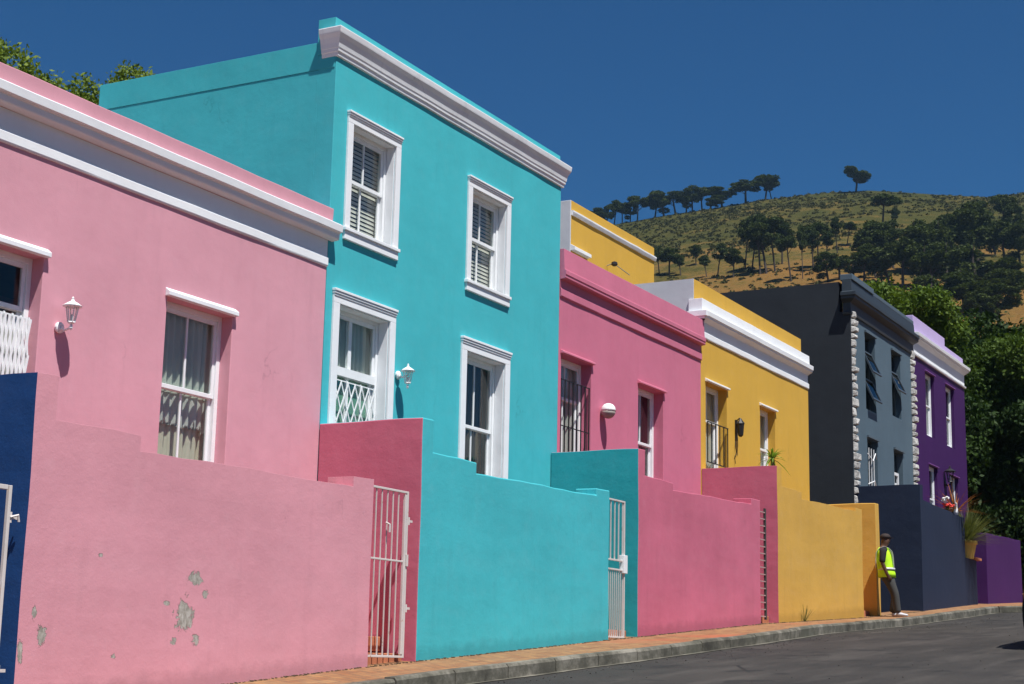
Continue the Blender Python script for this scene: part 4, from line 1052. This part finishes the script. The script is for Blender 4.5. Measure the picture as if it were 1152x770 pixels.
MID = [(23.33, 384, 7.3, 1.5), (22.98, 383, 7.1, 2.4), (22.02, 391, 5.2, 1.6), (21.26, 364, 7.8, 1.8), (20.69, 360, 6.0, 1.9), (20.28, 369, 11.9, 2.3), (20.03, 365, 12.4, 2.5), (19.74, 359, 13.2, 2.5), (19.52, 359, 12.0, 2.3), (19.21, 361, 11.6, 2.1), (18.96, 374, 9.9, 2.4), (18.65, 347, 9.1, 1.7), (18.24, 349, 11.4, 1.0), (17.86, 359, 9.4, 2.1), (17.67, 364, 9.4, 1.9), (17.39, 373, 7.2, 1.7), (17.01, 386, 9.1, 1.6), (16.67, 412, 5.9, 1.9), (15.45, 442, 9.8, 3.0), (14.9, 457, 7.0, 1.0), (22.57, 380, 5.7, 1.3), (21.64, 371, 4.9, 1.3)]
GROVE = [(12.67, 368, 10.7, 4.2), (13.05, 371, 10.0, 3.6), (12.25, 322, 7.1, 3.1), (11.82, 458, 6.9, 3.4), (11.35, 451, 7.6, 3.1), (11.0, 434, 8.0, 2.7), (11.27, 369, 8.2, 3.2), (10.8, 369, 7.2, 3.2), (11.61, 392, 7.0, 2.9), (12.21, 381, 7.2, 3.1), (13.48, 359, 8.9, 3.1), (13.96, 357, 8.0, 2.9), (14.33, 360, 8.5, 2.7), (14.69, 355, 8.0, 2.6), (15.08, 364, 7.8, 2.7), (15.54, 363, 7.4, 2.7), (15.91, 358, 6.5, 2.5), (15.7, 341, 6.2, 2.3), (15.25, 331, 6.4, 2.7), (14.77, 327, 6.6, 2.8), (14.22, 328, 6.6, 2.8), (13.74, 324, 6.9, 3.0), (13.26, 331, 7.0, 2.9), (16.47, 342, 4.6, 2.4), (16.94, 339, 4.2, 2.3), (17.34, 337, 4.6, 2.1), (16.11, 330, 4.8, 2.5), (12.74, 301, 6.0, 2.9), (13.28, 300, 5.0, 2.6), (12.04, 295, 5.5, 3.0), (11.58, 282, 5.6, 2.8), (11.15, 302, 6.1, 2.6), (11.55, 317, 6.0, 2.9), (13.76, 291, 5.5, 2.3), (12.46, 281, 4.6, 2.4), (11.94, 269, 4.7, 2.2), (10.85, 307, 3.7, 1.8)]
for i, (a, r, h, cr) in enumerate(SKY):
    x, y_ = polar(a, r)
    if i == 18: lab, grp, kd = 'lone flat-topped pine on the bare crest, above the slate grey house', 'pines on the ridge', 5
    elif i == 16: lab, grp, kd = 'tallest round pine of the trio on the ridge', 'pines on the ridge', 1
    elif i == 15: lab, grp, kd = 'dark round pine at the left of the trio on the ridge', 'pines on the ridge', 1
    elif i == 17: lab, grp, kd = 'small pine at the right of the trio on the ridge', 'pines on the ridge', 2
    elif i < 7: lab, grp, kd = 'slim pine in the leftmost row of pines on the skyline', 'pines in the leftmost skyline row', [3, 5, 3, 2, 5, 3, 5][i]
    else: lab, grp, kd = 'dark pine in the middle clump of pines on the skyline', 'pines in the middle skyline clump', [5, 3, 5, 1, 3, 5, 3, 5][i - 7]
    pine(kd, x, y_, tz(x, y_), h * random.uniform(1.1, 1.4), cr * random.uniform(1.5, 2.1), lab, grp)
for i, (a, r, h, cr) in enumerate(MID):
    x, y_ = polar(a, r)
    if i == 18: lab, grp, kd = 'flat-crowned pine standing alone high on the brown slope', 'pines on the open slope', 0
    elif i == 19: lab, grp, kd = 'thin pole-like pine beside the flat-crowned one high on the slope', 'pines on the open slope', 2
    elif 5 <= i <= 10: lab, grp, kd = 'tall long-trunked pine in the close stand in the middle of the slope', 'pines of the tall stand', [5, 0, 2, 5, 0, 2][i - 5]
    elif 11 <= i <= 17: lab, grp, kd = 'bare-trunked pine right of the tall stand on the tan slope', 'pines right of the tall stand', [0, 2, 2, 0, 2, 2, 0][i - 11]
    else: lab, grp, kd = 'small rounded pine low on the slope above the yellow house', 'pines above the yellow house', [1, 1, 1, 2, 5, 1, 3, 3, 1][i % 9]
    pine(kd, x, y_, tz(x, y_), h * random.uniform(1.02, 1.2), cr * random.uniform(1.35, 1.6), lab, grp)
for i, (a, r, h, cr) in enumerate(GROVE):
    x, y_ = polar(a, r)
    pine([3, 1, 3, 3, 1][i % 5], x, y_, tz(x, y_), h * random.uniform(1.3, 1.7), cr * random.uniform(1.3, 1.7), 'dark rounded pine in the dense grove on the right of the hillside', 'pines of the dense grove', True)
# low scrub over the hillside: one uncountable object
cs = []; rs_ = []
n_sh = 0
while n_sh < 5200:
    a = random.uniform(8.5, 27); r = random.uniform(200, 612); x, y_ = polar(a, r)
    d_ = math.sin(x * .045 + 2 * math.sin(y_ * .03)) * math.cos(y_ * .05 + x * .02) + .5 * math.sin(x * .13 + y_ * .11)
    if d_ + (r - 420) / 220 + random.gauss(0, .45) < .05 and random.random() < .93: continue
    if 300 < r < 420 and 16.5 < a < 22 and random.random() < .6: continue
    n_sh += 1; z = tz(x, y_); s_ = random.uniform(.3, .85) * (1.25 if r > 400 else 1.0)
    m_ = 26; p = rng.normal(size=(m_, 3)); p /= np.linalg.norm(p, axis=1)[:, None]; p[:, 2] = np.abs(p[:, 2]) * .75
    cs.append(np.array([x, y_, z]) + p * s_ * rng.uniform(.5, 1, (m_, 1))); rs_.append(np.full(m_, s_ * .30))
pts = np.concatenate(cs); sz = np.concatenate(rs_)
v = leaves_np(pts, 1.0, .2, aspect=.8); cen = np.repeat(pts, 4, axis=0); v = cen + (v - cen) * np.repeat(sz, 4)[:, None]
sh = meshobj('scrub', v, quads(len(pts)), 'shrub_leaf'); tag(sh, 'low olive green scrub scattered over the dry hillside', 'scrub', kind='stuff')

# ------------------------------------------------------------------ plants on the walls and porch
def blades(mb, c, n, L, droop, width, spread=1.0, zmin=.1):
    for k in range(n):
        az = random.uniform(0, 2 * PI); el = random.uniform(zmin, 1.35); l = L * random.uniform(.7, 1.05); d = Vector((math.cos(az) * math.cos(el) * spread, math.sin(az) * math.cos(el) * spread, math.sin(el)))
        side = d.cross(Vector((0, 0, 1))); side = side.normalized() if side.length > .01 else Vector((1, 0, 0))
        pts_ = []
        for t in (0, .33, .66, 1):
            p = Vector(c) + d * l * t + Vector((0, 0, -droop * l * t * t)); wd = width * (1 - t) ** .6 * (1 if t > 0 else .6) + .0015
            pts_ += [p - side * wd, p + side * wd]
        mb.add(pts_, [(0, 1, 3, 2), (2, 3, 5, 4), (4, 5, 7, 6)])
def pot(par, c, r, h, mat):
    mb = MB(); mb.lathe(c, [(r * .68, 0), (r * .95, h * .8), (r * 1.06, h * .82), (r * 1.06, h), (r * .92, h), (r * .88, h * .88)], 20); p = mb.build('pot', mat, par, smooth=False)
    mb = MB(); mb.lathe(c, [(r * .85, h * .86), (r * .5, h * .93)], 14); mb.build('soil', 'soil', par)
# yucca on the yellow porch
T = thing('potted_plant', (28.15, 9.9, 1.9), 'spiky green plant in front of the right window of the yellow house', 'plant')
pot(T, (28.15, 9.9, 1.9), .22, .35, 'terracotta')
mb = MB(); mb.tube([(28.15, 9.9, 2.2), (28.17, 9.9, 2.9), (28.15, 9.9, 3.78)], [.04, .032, .03], 8); mb.build('stem', 'bark', T)
mb = MB(); blades(mb, (28.15, 9.9, 3.78), 46, .42, .45, .022, zmin=-.3); mb.build('leaves', 'palm_blade', T)
# on the navy wall
T = thing('potted_plant', (38.75, 9.12, 3.66), 'red and green spiky plant on the navy wall in front of the violet house', 'plant')
pot(T, (38.75, 9.12, 3.655), .10, .12, 'soil')
mb = MB(); blades(mb, (38.75, 9.12, 3.74), 44, .95, .22, .020, zmin=.05); mb.build('leaves', 'cordyline_blade', T)
T = thing('potted_plant', (38.0, 9.1, 3.68), 'red and white flowers in a small pot on the navy wall', 'plant')
pot(T, (38.0, 9.1, 3.665), .10, .10, 'terracotta')
mb = MB()
for k in range(26): a = random.uniform(0, 2 * PI); q = random.uniform(.02, .15); mb.lathe((38.0 + q * math.cos(a), 9.1 + q * math.sin(a), 3.80 + random.uniform(0, .07)), [(.012, -.02), (.032, 0), (.02, .02)], 6)
mb.build('red_petals', 'red_flower', T)
mb = MB()
for k in range(22): a = random.uniform(0, 2 * PI); q = random.uniform(.0, .12); mb.lathe((37.8 + q * math.cos(a), 9.12 + q * math.sin(a) * .7, 3.92 + random.uniform(-.03, .09)), [(.012, -.02), (.034, 0), (.02, .02)], 6)
mb.build('white_petals', 'white_flower', T)
mb = MB(); blades(mb, (37.95, 9.1, 3.72), 50, .2, .3, .012); mb.build('leaves', 'grass_blade', T)
T = thing('garden_ornament', (38.55, 9.02, 3.66), 'small white bird-shaped ornament on the navy wall beside the flowers', 'ornament')
mb = MB(); mb.tube([(38.5, 9.04, 3.665), (38.5, 9.04, 3.74), (38.5, 9.04, 3.84), (38.47, 9.03, 3.92), (38.42, 9.02, 3.94)], [.05, .055, .028, .026, .008], 10); mb.build('body', 'white_paint', T, smooth=True)
T = thing('potted_plant', (39.62, 9.11, 2.71), 'yellow pot with a wide bushy grass on the low step of the navy wall', 'plant')
pot(T, (39.62, 9.11, 2.715), .27, .42, 'yellow_pot')
mb = MB(); blades(mb, (39.62, 9.11, 3.08), 600, 1.0, .12, .008, zmin=.1); blades(mb, (39.62, 9.11, 3.1), 200, 1.35, .2, .007, zmin=.1)
mb.build('leaves', 'grass_blade', T)
T = thing('brick_ledge', (39.1, 8.98, 2.65), 'reddish brick ledge under the yellow pot', 'ledge')
mb = MB()
for k in range(6): mb.box(39.95 + .11 * k, 40.05 + .11 * k, 8.95, 9.3, 2.72, 2.78)
mb.build('bricks', 'terracotta', T, bev=.006)
# weed at the foot of the yellow wall
T = thing('weed', (27.0, 8.96, base(27.0)), 'thin dry weed growing at the foot of the yellow wall', 'plant')
mb = MB(); blades(mb, (27.0, 8.95, base(27) - .01), 16, .34, .1, .005, zmin=.8); mb.build('stalks', 'grass_blade', T)
# gravelly dirt seam where walls meet the paving
mb = MB()
for k in range(1500):
    x = random.uniform(9, 35); 
    if any(a < x < b for a, b in ((13.66, 14.57), (19.25, 20.17), (24.97, 25.82), (30.67, 31.62), (31.86, 35.1))): pass
    yy = 8.985 - abs(random.gauss(0, .02)); s_ = random.uniform(.004, .016); z = g(x, yy)
    mb.add([(x - s_, yy, z), (x + s_, yy, z), (x, yy + s_, z + s_ * .8), (x, yy - s_, z + s_ * .6)], [(0, 1, 2), (0, 3, 1), (0, 2, 3), (1, 3, 2)])
tag(mb.build('dirt', 'soil'), 'line of dirt and crumbs where the street walls meet the paving', 'dirt', kind='stuff')

# ------------------------------------------------------------------ person in a hi-vis vest
def skin(name, joints, edges, mat, parent, levels=2):
    """joints: list of (x,y,z,rx,ry) in world coordinates"""
    o = ORG[parent.name]; me = bpy.data.meshes.new(name)
    me.from_pydata([(j[0] - o[0], j[1] - o[1], j[2] - o[2]) for j in joints], edges, [])
    tmp = bpy.data.objects.new(name, me); COL.objects.link(tmp)
    m = tmp.modifiers.new('s', 'SKIN'); me.skin_vertices[0].data[0].use_root = True
    for i, j in enumerate(joints): me.skin_vertices[0].data[i].radius = (j[3], j[4] if len(j) > 4 else j[3])
    sb = tmp.modifiers.new('u', 'SUBSURF'); sb.levels = levels; sb.render_levels = levels
    dg = bpy.context.evaluated_depsgraph_get(); ev = tmp.evaluated_get(dg); nm = bpy.data.meshes.new_from_object(ev)
    bpy.data.objects.remove(tmp); nm.materials.clear(); nm.materials.append(MAT[mat]); nm.shade_smooth()
    ob = bpy.data.objects.new(name, nm); COL.objects.link(ob); ob.parent = parent; ORG[ob.name] = o
    return ob
PX, PY = 31.40, 8.80; gz = g(31.4, 8.7)
Pn = thing('person', (PX, PY, gz), 'man in a yellow reflective vest and dark cap leaning on the yellow wall', 'person')
# forward = street (-Y) turned a little towards +X; side = across
fwd = Vector((.35, -1, 0)).normalized(); sd = Vector((fwd.y, -fwd.x, 0)) * -1      # his left side
def J(f, s, z, r, r2=None): p = Vector((PX, PY, gz)) + fwd * f + sd * s; return (p.x, p.y, gz + z, r, r2 or r)
# body leans back: hips and back at f = 0, feet forward
body = [J(.05, 0, .90, .12, .10), J(.02, 0, 1.10, .115, .09), J(0, 0, 1.30, .13, .095), J(-.01, 0, 1.42, .09, .07), J(.01, 0, 1.50, .052), J(.04, 0, 1.60, .072, .085), J(.045, 0, 1.69, .074, .088),
        J(-.01, -.17, 1.41, .055), J(-.04, -.22, 1.14, .042), J(.04, -.22, .90, .032), J(.07, -.21, .84, .034, .022),
        J(-.01, .17, 1.41, .055), J(-.04, .22, 1.14, .042), J(.06, .20, .91, .032), J(.10, .19, .85, .034, .022),
        J(.07, -.09, .84, .085), J(.18, -.09, .47, .058), J(.23, -.07, .10, .04), J(.29, -.07, .05, .04, .03),
        J(.07, .09, .84, .085), J(.20, .10, .46, .058), J(.16, .12, .10, .04), J(.23, .12, .05, .04, .03)]
be = [(0, 1), (1, 2), (2, 3), (3, 4), (4, 5), (5, 6), (3, 7), (7, 8), (8, 9), (9, 10), (3, 11), (11, 12), (12, 13), (13, 14), (0, 15), (15, 16), (16, 17), (17, 18), (0, 19), (19, 20), (20, 21), (21, 22)]
# face and fingers grow from the same body mesh
body += [J(.13, 0, 1.615, .016), J(.045, -.075, 1.62, .018), J(.045, .075, 1.62, .018)]; be += [(5, 23), (5, 24), (5, 25)]
for hs_, root in ((-1, 10), (1, 14)):
    bx = .07 if hs_ < 0 else .10; sy_ = .21 if hs_ < 0 else .19; zz = .84 if hs_ < 0 else .85
    for k in range(4):
        i0 = len(body); off = (k - 1.5) * .02
        body += [J(bx + .02 + off * .9, hs_ * (sy_ + .004), zz - .05, .0095), J(bx + .03 + off * .9, hs_ * (sy_ - .008), zz - .085 + abs(off) * .3, .008)]; be += [(root, i0), (i0, i0 + 1)]
    i0 = len(body); body += [J(bx + .05, hs_ * (sy_ - .02), zz - .02, .011), J(bx + .06, hs_ * (sy_ - .03), zz - .055, .009)]; be += [(root, i0), (i0, i0 + 1)]
skin('body', body, be, 'skin', Pn)
skin('trousers', [J(.045, 0, .96, .145, .125), J(.055, 0, .86, .14, .12), J(.09, -.09, .78, .10), J(.19, -.09, .47, .078), J(.222, -.075, .15, .07), J(.23, -.07, .09, .072), J(.09, .09, .78, .10), J(.21, .10, .46, .082), J(.165, .12, .15, .075), J(.165, .12, .09, .078)], [(0, 1), (1, 2), (2, 3), (3, 4), (4, 5), (1, 6), (6, 7), (7, 8), (8, 9)], 'grey_cloth', Pn)
skin('shirt', [J(.045, 0, .93, .135, .11), J(.02, 0, 1.12, .13, .105), J(0, 0, 1.30, .145, .11), J(-.01, 0, 1.42, .105, .082), J(-.005, 0, 1.475, .06), J(-.01, -.175, 1.41, .072), J(-.035, -.215, 1.20, .062), J(-.04, -.222, 1.12, .06), J(-.01, .175, 1.41, .072), J(-.035, .215, 1.20, .062), J(-.04, .222, 1.12, .06)], [(0, 1), (1, 2), (2, 3), (3, 4), (3, 5), (5, 6), (6, 7), (3, 8), (8, 9), (9, 10)], 'black_cloth', Pn)
def ring_shell(name, rows, mat, n=28, gap=None, thick=.0):
    """rows: (f, z, half width along side, half depth along fwd)"""
    mb = MB(); 
    for (f, z, a, b_) in rows:
        for k in range(n):
            t = 2 * PI * k / n; p = J(f + b_ * math.cos(t), a * math.sin(t), z, 0); mb.v.append(p[:3])
    for i in range(len(rows) - 1):
        for k in range(n):
            mb.f.append((i * n + k, i * n + (k + 1) % n, (i + 1) * n + (k + 1) % n, (i + 1) * n + k)); mb.m.append(0)
    ob = mb.build(name, mat, Pn, smooth=True); sm = ob.modifiers.new('t', 'SOLIDIFY'); sm.thickness = .008; return ob
vr = [(.055, .83, .195, .165), (.05, .92, .19, .16), (.03, 1.05, .18, .15), (.015, 1.18, .182, .15), (.0, 1.30, .188, .148), (-.005, 1.38, .175, .130), (-.005, 1.44, .13, .10), (-.003, 1.475, .085, .078)]
vest = ring_shell('vest', vr, 'vest_cloth')
ring_tape = []
def tape(rows): 
    ob = ring_shell('reflective_stripe', rows, 'reflective_tape'); ob.parent = vest; return ob
tape([(.047, .985, .193, .163), (.045, 1.035, .189, .159)])
for s_ in (-1, 1):
    mb = MB(); pr = [(.17, 1.03), (.168, 1.18), (.158, 1.30), (.140, 1.38), (.085, 1.45), (.0, 1.485), (-.09, 1.45), (-.15, 1.36), (-.165, 1.2), (-.16, 1.03)]
    for (f, z) in pr:
        for e in (-.022, .022): mb.v.append(J(f * 1.0 + .012, s_ * (.095 + e), z + .006, 0)[:3])
    for i in range(len(pr) - 1): mb.f.append((2 * i, 2 * i + 1, 2 * i + 3, 2 * i + 2)); mb.m.append(0)
    ob = mb.build('reflective_stripe', 'reflective_tape', vest); ob.modifiers.new('t', 'SOLIDIFY').thickness = .006
mb = MB(); c = J(.04, 0, 1.665, 0)
mb.lathe(c[:3], [(.094, .0), (.097, .035), (.085, .075), (.05, .10), (.01, .108)], 18); 
for k in range(9): pass
vv = [J(.12 + (.075 if abs(q) < .04 else .045), q, 1.675, 0)[:3] for q in (-.065, -.03, .03, .065)] + [J(.09, q, 1.69, 0)[:3] for q in (-.085, -.03, .03, .085)]
mb.add(vv, [(0, 1, 5, 4), (1, 2, 6, 5), (2, 3, 7, 6)]); cp = mb.build('cap', 'cap', Pn, smooth=True)
for (f, s_, rot) in ((.26, -.07, 0), (.19, .12, 0)):
    skin('shoe', [J(f - .07, s_, .055, .048, .045), J(f, s_, .06, .05, .048), J(f + .09, s_ * 1.05, .04, .048, .035), J(f + .16, s_ * 1.08, .035, .035, .028)], [(0, 1), (1, 2), (2, 3)], 'shoe', Pn)
for s_ in (-1, 1):
    mb = MB(); e = J(.122, s_ * .028, 1.635, 0); mb.lathe(e[:3], [(.004, -.009), (.010, -.003), (.010, .003), (.004, .009)], 8); mb.build('eye', 'white_paint', Pn)
mb = MB(); e = J(.120, 0, 1.572, 0); mb.bar(J(.120, -.022, 1.572, 0)[:3], J(.120, .022, 1.572, 0)[:3], .010); mb.build('mouth', 'soil', Pn)

Pn.scale = (1.05, 1.04, .905)

# ------------------------------------------------------------------ parked car, only its bumper enters the frame
CX, CY = 22.25, 3.27; cz = base(22.5) - .18 + .075
C = thing('parked_car', (CX, CY, cz), 'dark red car at the right edge with only its bumper corner in view', 'car')
def cp_(x, y, z): return (CX + x, CY + y, cz + z)
prof = [(-2.0, .28, .55), (-1.9, .22, .78), (-1.5, .2, .88), (-.9, .2, .93), (.0, .2, .95), (.9, .2, .93), (1.5, .2, .85), (1.85, .22, .68), (1.98, .28, .50)]
mb = MB(); n = len(prof)
for (x, zl, zh) in prof:
    wd = .82 * (1 - .12 * (abs(x) / 2) ** 4) - (.10 if abs(x) > 1.93 else 0)
    for y_, z in ((-wd * .96, zl), (-wd, (zl + zh) / 2), (-wd * .94, zh), (-wd * .5, zh + .02), (wd * .5, zh + .02), (wd * .94, zh), (wd, (zl + zh) / 2), (wd * .96, zl)): mb.v.append(cp_(x, y_, z))
for i in range(n - 1):
    for k in range(8): mb.f.append((i * 8 + k, i * 8 + (k + 1) % 8, (i + 1) * 8 + (k + 1) % 8, (i + 1) * 8 + k)); mb.m.append(0)
mb.f.append(tuple(range(8))); mb.m.append(0); mb.f.append(tuple((n - 1) * 8 + k for k in reversed(range(8)))); mb.m.append(0)
cb = mb.build('body', 'car_body_paint', C, bev=.03, smooth=True)
mb = MB(); pr = [(-1.7, .93), (-1.1, 1.38), (.2, 1.42), (1.0, .93)]
for (x, z) in pr:
    for y_ in (-.68 if z > 1 else -.76, .68 if z > 1 else .76): mb.v.append(cp_(x, y_, z))
mb.f += [(0, 1, 3, 2), (4, 5, 7, 6), (0, 2, 4, 6), (1, 7, 5, 3)]; mb.m += [0] * 4; mb.build('window', 'car_glass', C)
mb = MB(); mb.add([cp_(-1.08, -.67, 1.385), cp_(.18, -.67, 1.425), cp_(.18, .67, 1.425), cp_(-1.08, .67, 1.385), cp_(-1.0, -.6, 1.43), cp_(.1, -.6, 1.465), cp_(.1, .6, 1.465), cp_(-1.0, .6, 1.43)], [(4, 5, 6, 7), (0, 1, 5, 4), (1, 2, 6, 5), (2, 3, 7, 6), (3, 0, 4, 7), (0, 3, 2, 1)]); mb.build('roof', 'car_body_paint', C)
for sx_ in (-1.25, 1.25):
    for sy_ in (-.74, .74):
        mb = MB(); mb.lathe(cp_(sx_, sy_ - .1, .30), [(.22, 0), (.29, .01), (.30, .05), (.30, .15), (.29, .19), (.22, .2)], 24, axis='y'); wh = mb.build('wheel', 'tyre_rubber', C)
        mb = MB(); mb.lathe(cp_(sx_, sy_ - .105, .30), [(.05, 0), (.20, .004), (.20, .206), (.05, .21)], 16, axis='y'); mb.build('rim', 'rim_metal', wh)
mb = MB(); mb.box(CX + 1.86, CX + 2.06, CY - .70, CY + .74, cz + .26, cz + .46); mb.build('bumper', 'black_cloth', C, bev=.05)
for sy_ in (-.55, .55):
    mb = MB(); mb.box(CX + 1.88, CX + 1.97, CY + sy_ - .14, CY + sy_ + .14, cz + .50, cz + .62); mb.build('headlight', 'lamp_lens', C, bev=.02)

# ------------------------------------------------------------------ thin summer air between here and the hill
m = bpy.data.materials.new('air'); m.use_nodes = True; nt = m.node_tree; nt.nodes.clear()
out = nt.nodes.new('ShaderNodeOutputMaterial'); pv = nt.nodes.new('ShaderNodeVolumePrincipled')
pv.inputs['Color'].default_value = (.45, .72, 1.0, 1); pv.inputs['Density'].default_value = .00009; pv.inputs['Anisotropy'].default_value = .2
nt.links.new(pv.outputs[0], out.inputs['Volume']); MAT['air'] = m
mb = MB(); mb.box(-3200, 3200, -3200, 3200, -700, 215); hz = mb.build('haze', 'air'); tag(hz, 'faint blue summer haze in the air before the hill', 'haze', kind='stuff')
